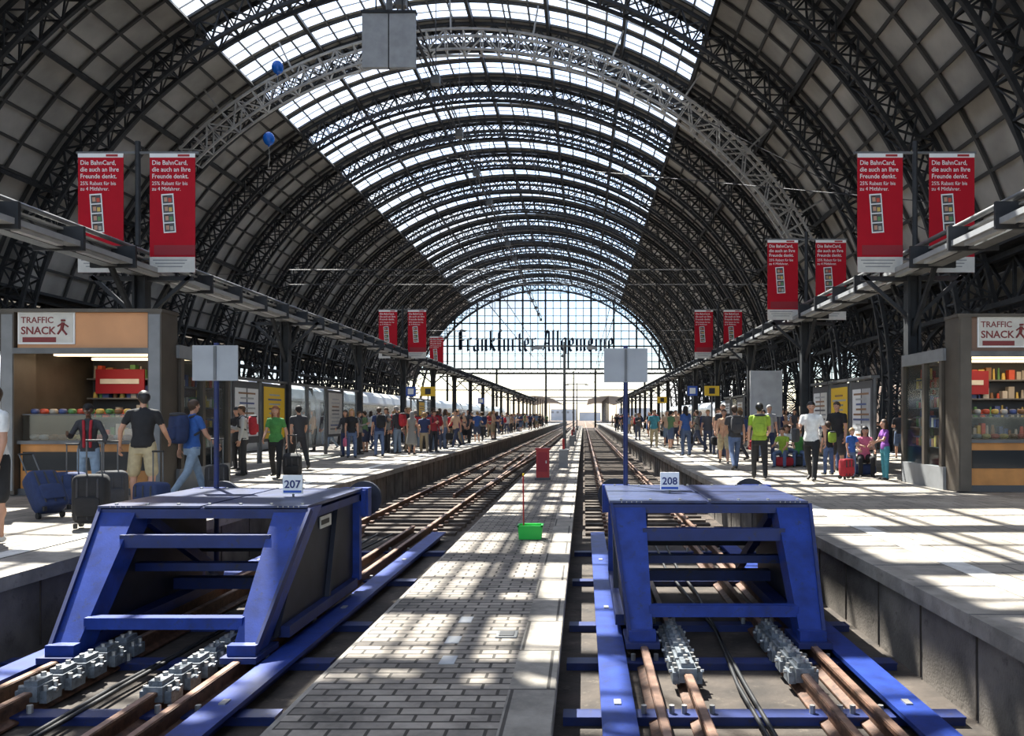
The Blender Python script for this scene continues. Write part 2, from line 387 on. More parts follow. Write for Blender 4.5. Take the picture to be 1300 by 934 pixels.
# broken-letter sign built from broad-nib strokes
def mm(x): return [(x-.06,.9),(x,.95),(x,.1),(x+.08,.04)]
GL={'i':([mm(.15),[(.12,1.32),(.2,1.4)]],.46),'n':([mm(.15),[(.17,.86),(.45,1.0)],mm(.57)],.88),'m':([mm(.15),[(.17,.86),(.4,1.0)],mm(.54),[(.56,.86),(.8,1.0)],mm(.93)],1.24),
'u':([mm(.15),mm(.57),[(.22,.0),(.5,.12)]],.88),'r':([mm(.15),[(.18,.86),(.4,1.0),(.5,.9)]],.66),
'a':([[(.1,.85),(.35,1.0),(.52,.85),(.52,.12),(.6,.03)],[(.52,.58),(.13,.42),(.13,.12),(.3,0),(.52,.12)]],.82),
'e':([[(.48,.52),(.48,.85),(.3,1),(.13,.82),(.13,.15),(.3,0),(.50,.1)],[(.48,.55),(.14,.45)]],.74),
'k':([[(.15,1.6),(.15,.08)],[(.15,.6),(.44,1.0),(.52,.8),(.2,.55),(.52,.1),(.62,.03)]],.80),
'f':([[(.5,1.5),(.34,1.6),(.2,1.4),(.2,.02)],[(0,.95),(.46,.95)]],.60),'t':([[(.2,1.35),(.2,.12),(.34,0),(.46,.08)],[(0,.95),(.44,.95)]],.62),
'l':([[(.15,1.6),(.15,.12),(.26,.03)]],.46),
'g':([[(.52,.95),(.3,1),(.13,.82),(.13,.2),(.3,.05),(.52,.2)],[(.52,1.0),(.52,-.2),(.3,-.42),(.08,-.3)]],.80),
'F':([[(.12,1.5),(.35,1.6),(.95,1.52)],[(.3,1.5),(.3,.1),(.1,0)],[(.44,1.5),(.44,.1)],[(.3,.85),(.8,.85)]],1.0),
'A':([[(.12,.05),(.3,.5),(.5,1.55)],[(.5,1.6),(.72,1.4),(.72,.1),(.86,.03)],[(.25,.6),(.72,.6)],[(.2,1.45),(.5,1.58)]],1.02),' ':([],.5)}
def blackletter(s,x0,y,z0,width):
    tot=sum(GL[c][1] for c in s); k=width/tot; mb=MB(); x=0; n=(.108,.065); hk=k*1.36
    for c in s:
        for pl in GL[c][0]:
            for (ax,az),(bx,bz) in zip(pl[:-1],pl[1:]):
                P=[(ax-n[0],az-n[1]),(ax+n[0],az+n[1]),(bx+n[0],bz+n[1]),(bx-n[0],bz-n[1])]
                V=[(x0+(x+a)*k,y,z0+b*hk) for a,b in P]+[(x0+(x+a)*k,y-.15,z0+b*hk) for a,b in P]
                mb.add(V,[(0,1,2,3),(7,6,5,4),(0,4,5,1),(1,5,6,2),(2,6,7,3),(3,7,4,0)],'letter')
        x+=GL[c][1]
    mb.obj('station_lettering')
blackletter('Frankfurter Allgemeine',-25.7,YE-.9,14.7,32.0)
# hanging cables
c=MB()
def wire(a,b,r=.03,m='wire'): c.cyl(a,b,r,r,5,m)
for x,z,r in((-8.9,21.5,.10),(-8.5,21.5,.05),(-4.7,25.2,.05),(-10.6,24.6,.04)): wire((x,14,z),(x,YE-.5,z),r)
for k in range(NR):
    y=YE-BAY*k
    if y>14: wire((-8.7,y,21.5),(-8.7,y,HR-.9),.03); c.box(-8.7,y,21.2,.5,.5,.5,'steel_grey')
for z in(6.3,7.4):
    for x in(T1,T2): wire((x,32,z-.6),(x,YE-.5,z-.6),.018)
for y in(34,58,82,106,130,154): 
    for x in(T1,T2): wire((x,y,5.7),(x,y,6.8),.012)
    wire((-12,y,7.4),(9,y,7.4),.02); wire((-12,y,6.8),(9,y,6.8),.015)
wire((-9.8,60,20),(14,30,9),.02); wire((-8.8,110,20),(-30,50,10),.02); wire((-2.5,50,24),(15,34,8.5),.02)
c.obj('overhead_cables')
s=MB(); sy=38; sxx=-8.85; sz=18.5
s.box(sxx-.62,sy,sz,1.18,.25,2.45,'sign_back'); s.box(sxx+.62,sy,sz,1.18,.25,2.45,'sign_back'); s.box(sxx,sy,sz,.06,.2,2.5,'steel_dark')
for q in(-1,1): s.cyl((sxx+q*.6,sy,sz+1.2),(sxx+q*.6,sy,HR-.8),.04,.04,6,'steel_dark')
s.cyl((sxx,sy,sz+1.2),(sxx,sy,21.3),.15,.15,8,'steel_grey'); s.box(sxx,sy,sz+1.3,2.5,.35,.12,'steel_dark')
s.obj('hanging_panel')
for bx,bz in((-17.6,21.5),(-18.1,17.4)):
    b=MB(); 
    b.rbox((0,0,0),(.66,.66,.78),'balloon',e=2); b.cyl((0,0,-.45),(0,0,-.37),.06,.02,8,'balloon'); b.tube([(0,0,-.45),(.05,0,-1.1),(-.04,0,-1.7)],.008,'white',4)
    b.obj('balloon',loc=(bx,48,bz))

# ---------------------------------------------------------------- ground
gr=MB(); gr.box(0,300,BED-.25,400,700,.5,'ballast'); gr.obj('ground')
p=MB()
def platform(name,x0,x1,ya,yb,pm,line=None,z=0):
    p=MB(); w=x1-x0
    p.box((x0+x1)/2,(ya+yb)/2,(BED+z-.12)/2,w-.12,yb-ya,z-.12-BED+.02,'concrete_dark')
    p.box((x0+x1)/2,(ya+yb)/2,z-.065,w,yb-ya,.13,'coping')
    p.box((x0+x1)/2,(ya+yb)/2,z+.0,w-1.36,yb-ya-.1,.012,pm)
    y=ya
    while y<60:
        for x in(x0+.34,x1-.34): p.box(x,y,z+.001,.68,.012,.004,'dgrey')
        for x in(x0+.055,x1-.055): p.box(x,y,z-.45,.014,.012,.62,'pit')
        y+=1.0
    for x in(x0+.80,x1-.80): p.box(x,(ya+yb)/2,z+.008,.24,yb-ya,.006,'white_line')
    return p.obj(name)
platform('platform',2.77,12.6,-2,260,'pave_r'); platform('platform',-13.4,-5.15,-2,260,'pave_l')
platform('platform',-34,-23.4,-2,169,'pave_l'); platform('platform',22.5,31,0,169,'pave_r')
# low centre service platform
p=MB(); zc=-.35
p.box(-.99,80,(BED+zc-.1)/2,1.5,164,zc-.1-BED,'concrete_dark')
p.box(-.99,80,zc-.05,1.62,164,.1,'coping')
p.box(-1.12,80,zc+.002,1.28,164,.01,'pave_c'); p.box(-.335,80,zc+.003,.30,164,.012,'pave_slab')
for x,y in((-1.03,6.6),(-.98,6.05),(-1.02,7.25)): p.box(x,y,zc+.009,.11,.2,.006,'lgrey')
p.box(-.62,6.75,zc+.012,.17,.2,.01,'steel_grey'); p.box(-.62,6.75,zc+.018,.12,.14,.008,'black')
for y in(20,32,44): p.box(-1.0,y,zc+.012,.5,.5,.012,'concrete_dark')
p.obj('service_platform')
# pit floor around buffers
p=MB(); 
for x0,x1 in((-5.09,-1.76),(-.22,2.83)): p.box((x0+x1)/2,6,BED+.01,x1-x0,20,.03,'pit')
p.obj('track_bed_slab')

# ---------------------------------------------------------------- tracks
def rail(mb,x,y0,y1,top=RAIL):
    h=.16
    mb.exty([(x-.07,top-h),(x+.07,top-h),(x+.07,top-h+.015),(x+.012,top-h+.04),(x+.012,top-.04),(x+.034,top-.03),(x+.034,top-.004),(x-.034,top-.004),(x-.034,top-.03),(x-.012,top-.04),(x-.012,top-h+.04),(x-.07,top-h+.015)],y0,y1,'rust')
    mb.box(x,(y0+y1)/2,top-.001,.05,y1-y0,.006,'rail_head')
def track(xc,ya,yb,slp_from=15.5):
    t=MB(); rail(t,xc-.75,ya,yb); rail(t,xc+.75,ya,yb)
    y=slp_from
    while y<min(yb,130):
        t.box(xc,y,BED+.035,2.5,.26,.09,'sleeper')
        for s in(-.75,.75):
            for d in(-.11,.11): t.box(xc+s+d,y,BED+.1,.07,.14,.06,'rust')
        y+=.65
    return t.obj('railway_track')
track(T1,1.5,400); track(T2,1.5,400)
track(-15.2,0,200,14); track(-20.6,0,200,14); track(15.2,0,200,14); track(19.0,0,200,14)
# crossover rails on left track
t=MB()
pts=[(T2+.75,22),(T2+.9,34),(T2+1.2,46),(T2+1.6,58)]
for dx in(-1.5,0):
    for i in range(len(pts)-1):
        a=pts[i];b=pts[i+1]; t.bar((a[0]+(0 if dx==0 else -.55),a[1],RAIL-.08),(b[0]+(0 if dx==0 else -.9),b[1],RAIL-.08),.06,.14,'rust'); 
t.obj('switch_rail')

def clamp(mb,x,y0,n=5):
    z=.0
    for k in range(n):
        y=y0+k*.30
        mb.box(x,y,z-.02,.14,.25,.11,'clamp'); mb.box(x,y,z+.05,.10,.18,.04,'clamp')
        mb.box(x-.09,y,z-.05,.055,.18,.09,'clamp'); mb.box(x+.09,y,z-.05,.055,.18,.09,'clamp')
        for dx in(-.09,.09):
            for dy in(-.06,.06): mb.cyl((x+dx,y+dy,z-.02),(x+dx,y+dy,z+.03),.018,.018,6,'bolt',False)
        for dy in(-.06,.06): mb.cyl((x,y+dy,z+.06),(x,y+dy,z+.095),.02,.02,6,'bolt',False)
        mb.cyl((x-.14,y,z-.02),(x+.14,y,z-.02),.016,.016,6,'bolt',False)
        mb.box(x,y+.15,z-.03,.09,.07,.08,'rust')
def buffer_stop(xc,y0,num,sgnx,lab):
    b=MB()
    for s in(-1,1):
        def X(o):return s*o
        # slanted leg
        bo,bi,to,ti=.86,.66,1.0,.66
        V=[(X(bo),0,.02),(X(bi),0,.02),(X(bi),.30,.02),(X(bo),.30,.02),(X(to),1.0,1.14),(X(ti),1.0,1.14),(X(ti),1.36,1.14),(X(to),1.36,1.14)]
        if s>0: V=[V[i] for i in(1,0,3,2,5,4,7,6)]
        b.hexa(V,'blue')
        b.bar((X(bo+.005),-.01,.03),(X(to+.005),.99,1.13),.03,.06,'blue_edge')
        b.box(X(.76),.16,.0,.30,.52,.05,'blue_edge'); b.box(X(.76),.02,.06,.24,.10,.10,'blue')
        pl=[(.42,.06),(2.75,.06),(2.92,.35),(2.92,1.10),(1.25,1.10)]
        b.prism(pl,min(X(.86),X(.90)),max(X(.86),X(.90)),'blue_dark')
        b.bar((X(.93),.5,.09),(X(.93),2.75,.09),.10,.10,'blue_edge'); b.bar((X(.93),2.88,.1),(X(.93),2.88,1.1),.10,.10,'blue')
        b.bar((X(.93),1.1,1.07),(X(.93),2.9,1.07),.10,.08,'blue_edge')
        b.bar((X(.93),1.75,.1),(X(.93),2.1,1.08),.05,.06,'blue_dark')
        b.box(X(.915),1.75,.93,.012,.36,.12,'offwhite'); b.box(X(.922),1.72,.93,.006,.26,.05,'black')
        b.box(X(.75),1.5,.06,.16,2.5,.10,'blue_edge')
        b.box(X(.88),3.03,1.0,.34,.16,.34,'blue'); b.cyl((X(.88),3.1,1.0),(X(.88),3.40,1.0),.10,.10,16,'black'); b.cyl((X(.88),3.40,1.0),(X(.88),3.46,1.0),.22,.22,24,'blue_dark')
        b.bar((X(.66),1.2,1.02),(X(.60),2.7,.2),.08,.10,'blue_edge')
        for k in range(5): b.cyl((X(.70+.05*k),.985-.006,1.155),(X(.70+.05*k),.985-.006,1.17),.012,.012,6,'bolt',False)
    b.box(-.53,1.98,1.155,.98,2.02,.03,'blue_plate'); b.box(.49,1.98,1.155,.98,2.02,.03,'blue_plate')
    b.box(-.0,1.98,1.148,.06,2.0,.02,'blue_edge')
    b.box(0,.985,1.10,1.98,.03,.10,'blue_edge')
    b.box(0,2.98,1.0,2.06,.14,.30,'blue')
    for k in range(7): 
        for yy in(1.08,2.88): b.cyl((-.9+.3*k,yy,1.17),(-.9+.3*k,yy,1.185),.016,.016,6,'bolt',False)
    b.bar((-.70,.82,.86),(.70,.82,.86),.10,.12,'blue_edge')
    b.bar((-.68,.24,.24),(.68,.24,.24),.12,.10,'blue'); b.bar((-.86,1.4,.52),(.86,1.4,.52),.12,.08,'blue_edge')
    b.bar((-.86,2.2,.20),(.86,2.2,.20),.16,.12,'blue_edge'); b.bar((-.86,2.8,.55),(.86,2.8,.55),.12,.20,'blue_dark')
    b.bar((-.2,.9,.86),(-.2,2.8,.6),.1,.12,'blue_edge'); b.bar((.25,.9,.86),(.25,2.8,.6),.1,.12,'blue_edge')
    clamp(b,-.46,-.75,5); clamp(b,.46,-.75,5)
    nx=sgnx; b.box(nx,1.9,1.30,.21,.02,.20,'white'); b.cyl((nx,1.915,1.16),(nx,1.915,1.3),.012,.012,6,'steel_grey'); b.box(nx,1.886,1.225,.19,.006,.025,'signblue')
    b.cyl((-.76,2.96,.0),(-.76,2.96,2.9),.030,.030,10,'blue_edge')
    b.box(-.76,2.93,2.66,.54,.02,.42,'sign_back'); b.box(-.76,2.915,2.66,.03,.02,.40,'steel_grey')
    o=b.obj('buffer_stop',loc=(xc,y0,RAIL))
    text(lab,(nx,1.884,1.265),.115,'navy_txt',parent=o,align='CENTER',name='number',ext=.001,off=.002)
    f=MB()
    for s in(-1,1):
        x=s*1.04
        f.box(x,6.3+2,-.05,.24,13.2,.035,'blue'); f.box(x,8.3,-.12,.05,13.2,.12,'blue_edge'); f.box(x,8.3,-.185,.22,13.2,.02,'blue_edge')
        rail(f,s*.46,1.5,15.5,0)
        for y in(3,6,9,12): f.box(x,y,-.028,.05,.1,.012,'bolt')
    for y in(2.4,3.6,4.8,6.0,7.3,8.6,10.9,13.2):
        f.box(0,y,-.17,2.86,.14,.10,'blue_edge'); f.box(0,y,-.115,2.86,.17,.015,'blue_edge')
        for s in(-1,1):
            for q in(.75,.46):
                for d in(-.1,.1): f.cyl((s*q+d,y,-.11),(s*q+d,y,-.05),.022,.022,6,'bolt',False)
    # cables in the bed
    for q,(x0,x1) in enumerate(((-.1,.12),(.1,-.15))):
        f.tube([(x0+(x1-x0)*i/8+.05*math.sin(i*1.7+q),1.5+i*1.7,-.10) for i in range(9)],.018,'black')
    f.obj('buffer_stop_frame',loc=(xc,0,RAIL))
buffer_stop(T1,7.45,'x',-.32,'208'); buffer_stop(T2,7.0,'x',.52,'207')

# ---------------------------------------------------------------- platform beams, columns, banners
def service_beam(X,side):
    b=MB(); z=4.75
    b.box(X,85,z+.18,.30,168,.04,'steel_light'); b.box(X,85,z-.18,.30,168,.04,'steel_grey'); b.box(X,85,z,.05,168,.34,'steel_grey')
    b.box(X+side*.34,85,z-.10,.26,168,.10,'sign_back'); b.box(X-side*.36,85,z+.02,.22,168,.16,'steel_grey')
    b.cyl((X+side*.2,1,z+.3),(X+side*.2,169,z+.3),.05,.05,6,'steel_grey'); b.cyl((X,1,z+.38),(X,169,z+.38),.03,.03,6,'steel_dark')
    y=1.2
    while y<168:
        b.box(X+side*.05,y,z-.0,.95,.07,.45,'steel_dark'); b.box(X+side*.34,y+.75,z-.19,.14,1.2,.07,'lgrey')
        b.bar((X,y,z-.2),(X,y+.9,z+.2),.06,.05,'steel_dark'); b.bar((X,y+.9,z+.2),(X,y+1.8,z-.2),.06,.05,'steel_dark'); y+=1.8
    for k in range(18):
        y=18.6+9*k
        if y>165:break
        for d in(-.12,.12): b.box(X+d,y,(z-.2)/2+.01,.05,.26,z-.2,'steel_dark')
        b.box(X,y,(z-.2)/2+.01,.22,.04,z-.2,'steel_dark'); b.box(X,y,.06,.5,.5,.1,'steel_dark')
        b.bar((X,y-1.2,z-.2),(X,y,z-1.5),.08,.1,'steel_dark'); b.bar((X,y+1.2,z-.2),(X,y,z-1.5),.08,.1,'steel_dark')
        b.bar((X-1.1,y,z-.2),(X,y,z-1.2),.08,.08,'steel_dark',); b.bar((X+1.1,y,z-.2),(X,y,z-1.2),.08,.08,'steel_dark'); b.box(X,y,z-.25,2.3,.08,.1,'steel_dark')
    b.obj('service_girder')
service_beam(-9.85,1); service_beam(7.32,-1)
LINES=[('Die BahnCard,',.142),('die auch an Ihre',.142),('Freunde denkt.',.142),('25% Rabatt für bis',.115),('zu 4 Mitfahrer.',.115)]
def banner_pair(X,Y,which=(-1,1)):
    root=bpy.data.objects.new('hanging_banner',None); scene.collection.objects.link(root); root.location=(X,Y,0)
    z1=7.22; hgt=2.62; w=1.0
    f=MB(); f.cyl((0,.05,5.2),(0,.05,7.5),.06,.06,8,'steel_dark'); f.box(0,.05,z1+.03,2.7,.05,.05,'steel_grey'); f.box(0,.05,z1-hgt+.3,2.5,.04,.04,'steel_grey'); f.obj('bracket',parent=root)
    for s in which:
        cx=s*.79; b=MB()
        b.box(cx,0,z1-hgt/2,w,.012,hgt,'banner_red'); b.box(cx,-.009,z1-.045,w,.006,.09,'white'); b.box(cx+.25,-.014,z1-.045,.26,.004,.05,'red')
        b.box(cx,-.009,z1-hgt+.17,w,.006,.34,'offwhite'); b.box(cx+.05,-.012,z1-hgt+.49,.9,.004,.22,'banner_dark')
        for q in range(3): b.box(cx-.05,-.013,z1-hgt+.27-.07*q,.75-.1*q,.004,.02,'mgrey')
        tilt=R(4); 
        M=Matrix.Rotation(-tilt,3,'Y')
        def tb(px,pz,sx,sz,yy,m):
            V=[]
            for i,j in((-1,-1),(1,-1),(1,1),(-1,1)):
                q=M@Vector((px+i*sx/2,0,pz+j*sz/2)); V.append((cx-.08+q.x,yy,z1-1.32+q.z))
            b.add(V,[(0,1,2,3)],m)
        tb(0,0,.27,.86,-.016,'white')
        for q in range(4):
            zz=.31-q*.207; tb(0,zz,.22,.18,-.019,'dgrey'); tb(-.04,zz,.07,.10,-.021,'skin'); tb(.05,zz-.02,.07,.09,-.021,'good%d'%(q)); tb(-.04,zz+.06,.08,.03,-.022,'hair_brown')
        o=b.obj('banner',parent=root)
        zz=z1-.25
        for t,sz in LINES:
            text(t,(cx-.45,-.012,zz),sz,'white',parent=root,name='banner_text',ext=.001,off=.001 if sz>.12 else 0,sx=.93); zz-=sz*1.05
    return root
banner_pair(-9.85,18.4); banner_pair(7.32,18.4); banner_pair(7.32,27.4); banner_pair(7.32,45.4); banner_pair(-9.85,45.4); banner_pair(-9.85,60.4,(-1,)); 

# poster boards along platforms
def boards(X,ya,yb,face,n,zt,skip=()):
    b=MB(); L=(yb-ya)/n
    for k in range(n):
        y=ya+L*(k+.5)
        for e in(-1,1): b.cyl((X,y+e*(L/2-.09),0.01),(X,y+e*(L/2-.09),zt+.1),.045,.045,8,'steel_grey')
        b.box(X,y,zt+.08,.22,L-.1,.07,'steel_grey')
        if k in skip:
            b.box(X,y,(zt+.35)/2,.012,L-.28,zt-.4,'shop_glass'); b.box(X,y,.35,.05,L-.2,.06,'steel_grey'); continue
        b.box(X,y,(zt+.65)/2,.10,L-.28,zt-.65,'dgrey')
        for s in(-1,1):
            if k%3==1: b.box(X+s*.056,y,(zt+.65)/2,.012,L-.42,zt-.85,'yellow' if s==face and k==1 else 'offwhite')
            else:
                for e in(-1,1): b.box(X+s*.056,y+e*(L-.4)/4,(zt+.65)/2,.012,(L-.5)/2-.06,zt-1.05,random.choice(['offwhite','lgrey','white']))
            for r_ in range(9):
                b.box(X+s*.064,y,.95+r_*(zt-1.15)/9,.006,(L-.5)*random.uniform(.5,.9),.05,random.choice(['mgrey','good4','dgrey','lgrey','lgrey','good6']))
    b.obj('poster_board')
boards(-9.85,23.2,36.2,1,6,2.45,(2,3,5)); boards(7.32,20.9,26.6,-1,3,2.35); boards(-9.85,47.5,53.5,1,3,2.4,(0,2)); boards(7.32,38,43,-1,3,2.3,(1,))
b=MB(); b.box(6.55,30,2.25,1.15,.08,1.65,'lgrey'); b.box(6.55,29.95,2.25,1.05,.02,1.55,'sign_back'); 
for q in(-.5,.5): b.cyl((6.55+q,30.05,0.01),(6.55+q,30.05,3.1),.04,.04,8,'steel_grey')
b.obj('information_board')
# section signs
for X,Y,c_ in((-9.1,44,'signblue'),(-8.2,44,'yellow'),(6.6,43,'yellow'),(5.6,43,'signblue'),(-8.6,70,'signblue'),(6.2,66,'yellow')):
    b=MB(); b.box(0,0,2.75,.75 if c_=='yellow' else .5,.12,.5,c_); b.box(0,-.065,2.75,.3,.01,.3,'white' if c_=='signblue' else 'black')
    b.cyl((0,0,0),(0,0,3.0),.04,.04,8,'steel_grey'); b.cyl((0,0,0),(0,0,.06),.15,.15,12,'steel_grey'); b.obj('platform_sign',loc=(X,Y,0.008))

# ---------------------------------------------------------------- kiosks
def kiosk(x0,x1,y0,depth,left):
    root=bpy.data.objects.new('snack_kiosk',None); scene.collection.objects.link(root)
    k=MB(); W=x1-x0; cx=(x0+x1)/2; H=3.35; h2=2.75
    fr='kiosk_frame'
    inner = 1 if left else -1
    k.box(cx,y0+depth/2,.07,W,depth,.12,'dgrey'); k.box(cx,y0+depth-.04,h2/2,W,.08,h2-.02,'dgrey'); k.box(cx,y0+depth/2,h2-.05,W,depth,.12,fr)
    xo=x0 if left else x1
    k.box(xo,y0+depth/2,h2/2+.01,.08,depth,h2,fr)
    k.box(cx,y0+.2,H-.03,W+.06,.62,.06,fr); k.box(cx,y0+.2,2.62,W,.5,.06,fr)
    k.box(cx,y0+.0,3.0,W-.5,.06,.70,'kiosk_orange' if left else 'kiosk_brown'); k.box(cx,y0+.3,3.0,W-.1,.2,.7,fr)
    for xx in(x0+.11,x1-.11): k.box(xx,y0+.2,H/2+.01,.24,.6,H-.04,fr); k.box(xx,y0-.105,H/2,.20,.012,H-.2,'mgrey' if left else fr)
    k.box(cx,y0-.06,2.60,W-.3,.1,.10,'steel_grey')
    k.box(cx,y0+.35,.52,W-.5,.6,.85,'kiosk_wood'); k.box(cx,y0+.33,.96,W-.46,.7,.06,'steel_grey')
    k.box(cx,y0+.04,.62,W-.6,.02,.34,'train_glass')
    k.box(cx,y0+.12,1.22,W-.5,.015,.45,'shop_glass'); k.box(cx,y0+.3,1.46,W-.5,.4,.02,'steel_grey')
    k.box(cx-.3 if left else cx+.3,y0+.05,.22,W*.4,.02,.25,'kiosk_orange')
    k.box(x0+W*.3,y0+depth-.5,2.15,W*.35,.04,.5,'banner_dark'); k.box(x0+W*.3,y0+depth-.53,2.15,W*.28,.01,.1,'offwhite')
    for z in(1.0,1.4,1.8,2.2): k.box(cx,y0+depth-.3,z,W-.3,.36,.03,'steel_grey')
    k.box(cx,y0+.9,2.60,W-.7,.14,.05,'lamp'); k.box(cx,y0+depth-.6,2.60,W-.7,.10,.05,'lamp')
    xi=x1 if left else x0
    for yy in(y0+.6,y0+depth*.55,y0+depth-.05): k.box(xi,yy,h2/2+.01,.12,.12,h2,fr)
    k.box(xi,y0+depth/2+.2,h2-.12,.14,depth-.5,.24,'mgrey'); k.box(xi,y0+depth/2+.2,.23,.14,depth-.5,.44,'mgrey')
    k.box(xi,y0+depth/2+.3,1.5,.02,depth-.7,2.1,'shop_glass')
    for z in(.8,1.2,1.6,2.0): k.box(xi-inner*.25,y0+depth/2+.3,z,.32,depth-.8,.02,'steel_grey')
    k.box(xi-inner*.5,y0+depth/2+.3,1.3,.04,depth-.8,2.4,'dgrey')
    k.obj('kiosk_body',parent=root)
    gd=MB()
    for z in(1.0,1.4,1.8,2.2):
        x=x0+.25
        while x<x1-.3:
            h=random.uniform(.12,.28); w=random.uniform(.06,.14); m='good%d'%random.randrange(7)
            if random.random()<.5: gd.cyl((x,y0+depth-.34,z+.015),(x,y0+depth-.34,z+h),w*.4,w*.25,8,m)
            else: gd.box(x,y0+depth-.34,z+.015+h/2,w,.15,h,m)
            x+=w+.03
    x=x0+.35
    while x<x1-.35:
        m='good%d'%random.choice([1,4,4,3,5,0]); gd.rbox((x,y0+.3,1.05),(.15,.2,.10),m,e=2.5,nu=10,nv=6); gd.rbox((x,y0+.3,1.52),(.12,.15,.10),'good%d'%random.randrange(7),e=3,nu=8,nv=6); x+=.17
    for z in(.8,1.2,1.6,2.0):
        y=y0+.85
        while y<y0+depth-.25:
            h=random.uniform(.12,.26); gd.box(xi-inner*.22,y,z+.01+h/2,.12,.09,h,'good%d'%random.randrange(7)); y+=.13
    gd.obj('goods_on_shelves',parent=root)
    sg=MB(); sx0=(x0+.27) if left else (x0+.36); sw=1.02
    sg.box(sx0+sw/2,y0-.045,3.01,sw,.02,.58,'white'); sg.box(sx0+sw/2,y0-.058,3.01,sw-.06,.004,.52,'offwhite'); sg.box(sx0+sw/2-.12,y0-.062,2.80,.6,.003,.09,'brown_txt')
    rx=sx0+sw-.2
    for a,b_,r_ in(((0,.13),(.0,.13),.04),((0,.08),(-.03,-.03),.03),((-.03,-.03),(.06,-.11),.018),((-.03,-.03),(-.1,-.10),.018),((-.01,.07),(.09,.03),.014),((-.01,.07),(-.1,.04),.014)):
        sg.cyl((rx+a[0],y0-.064,3.03+a[1]),(rx+b_[0]+.001,y0-.064,3.03+b_[1]-.03),r_,r_,8,'brown_txt')
    sg.obj('sign',parent=root)
    text('TRAFFIC',(sx0+.06,y0-.062,3.10),.155,'brown_txt',parent=root,name='sign_text',off=.002)
    text('SNACK',(sx0+.06,y0-.062,2.90),.19,'brown_txt',parent=root,name='sign_text',off=.004)
    l=bpy.data.lights.new('kiosk_lamp','AREA'); l.energy=26; l.size=W*.6; l.color=(1,.75,.5)
    lo=bpy.data.objects.new('kiosk_lamp',l); scene.collection.objects.link(lo); lo.location=(cx,y0+1.0,2.5); lo.parent=root
kiosk(-10.4,-7.55,15.0,2.7,True); kiosk(7.02,10.4,15.7,2.6,False)

# ---------------------------------------------------------------- trains
def train(xc,y0,L,n):
    prof=[(-1.42,.0),(-1.5,.4),(-1.5,1.5),(-1.45,2.3),(-1.25,2.75),(-.8,3.05),(0,3.15),(.8,3.05),(1.25,2.75),(1.45,2.3),(1.5,1.5),(1.5,.4),(1.42,0)]
    b=MB(); y=y0
    for c_ in range(n):
        nose = c_==0
        a=y+(5 if nose else 0)
        b.exty([(x+xc,z) for x,z in prof],a,y+L-.4,'train_white',False)
        if nose:
            N=8;V=[];F=[]
            for i in range(N+1):
                t=i/N; s_=math.sqrt(max(0.0,1-(1-t)**2))*.92+.08*t
                for x,z in prof: V.append((xc+x*(.35+.65*s_) ,y+5*t,(z-.4)*s_*1.0+.4 if z>.4 else z*1.0))
            m=len(prof)
            for i in range(N):
                for j in range(m): F.append((i*m+j,(i+1)*m+j,(i+1)*m+(j+1)%m,i*m+(j+1)%m))
            b.add(V,F,'train_white',True); b.add(V[:m],[tuple(range(m))],'train_white')
        for s in(-1,1):
            b.box(xc+s*1.485,(a+y+L-.4)/2,1.75,.04,L-3-(5 if nose else 0),.85,'train_glass'); b.box(xc+s*1.505,(a+y+L-.4)/2,.72,.02,L-.8-(5 if nose else 0),.14,'train_red')
            for q in(a+.9,y+L-1.6): b.box(xc+s*1.5,q,1.15,.03,.95,2.1,'lgrey'); b.box(xc+s*1.52,q,1.7,.02,.6,.8,'train_glass')
        b.box(xc,y+L-.2,1.5,2.5,.45,2.8,'black')
        for q in(a+3,y+L-4): b.box(xc,q,-.1,2.2,2.6,.3,'black'); 
        for q in(a+2.2,a+3.8,y+L-4.8,y+L-3.2):
            for s in(-.72,.72): b.cyl((xc+s-.06,q,-.19),(xc+s+.06,q,-.19),.40,.40,20,'steel_dark')
        y+=L
    b.obj('passenger_train')
train(-15.2,17,26,5); train(-20.6,60,26,3); train(15.2,85,26,3)

# ---------------------------------------------------------------- centre items
b=MB(); b.box(0,0,.45,.36,.3,.78,'red'); b.box(0,0,.86,.42,.36,.05,'red'); b.box(0,0,.03,.44,.38,.06,'dgrey'); b.box(0,-.155,.5,.28,.01,.55,'banner_dark'); b.box(.1,-.165,.5,.03,.02,.08,'bolt')
b.obj('equipment_cabinet',loc=(-1.15,23.5,zc+.01))
b=MB()
w,d,h=.34,.26,.19
for s in(-1,1):
    b.hexa([(s*w/2*.9-.006,-d/2*.9,0),(s*w/2*.9+.006,-d/2*.9,0),(s*w/2*.9+.006,d/2*.9,0),(s*w/2*.9-.006,d/2*.9,0),(s*w/2-.006,-d/2,h),(s*w/2+.006,-d/2,h),(s*w/2+.006,d/2,h),(s*w/2-.006,d/2,h)],'green')
    b.hexa([(-w/2*.9,s*d/2*.9-.006,0),(w/2*.9,s*d/2*.9-.006,0),(w/2*.9,s*d/2*.9+.006,0),(-w/2*.9,s*d/2*.9+.006,0),(-w/2,s*d/2-.006,h),(w/2,s*d/2-.006,h),(w/2,s*d/2+.006,h),(-w/2,s*d/2+.006,h)],'green')
    b.box(s*w/2,0,h,.03,d+.03,.02,'green'); b.box(0,s*d/2,h,w+.03,.03,.02,'green')
b.box(0,0,.008,w*.9,d*.9,.012,'green')
b.cyl((-.10,.02,.01),(-.11,.05,.92),.011,.011,8,'red'); b.cyl((-.11,.05,.90),(-.11,.05,.94),.014,.014,8,'yellow')
b.obj('green_crate',loc=(-.77,12.1,zc+.011))
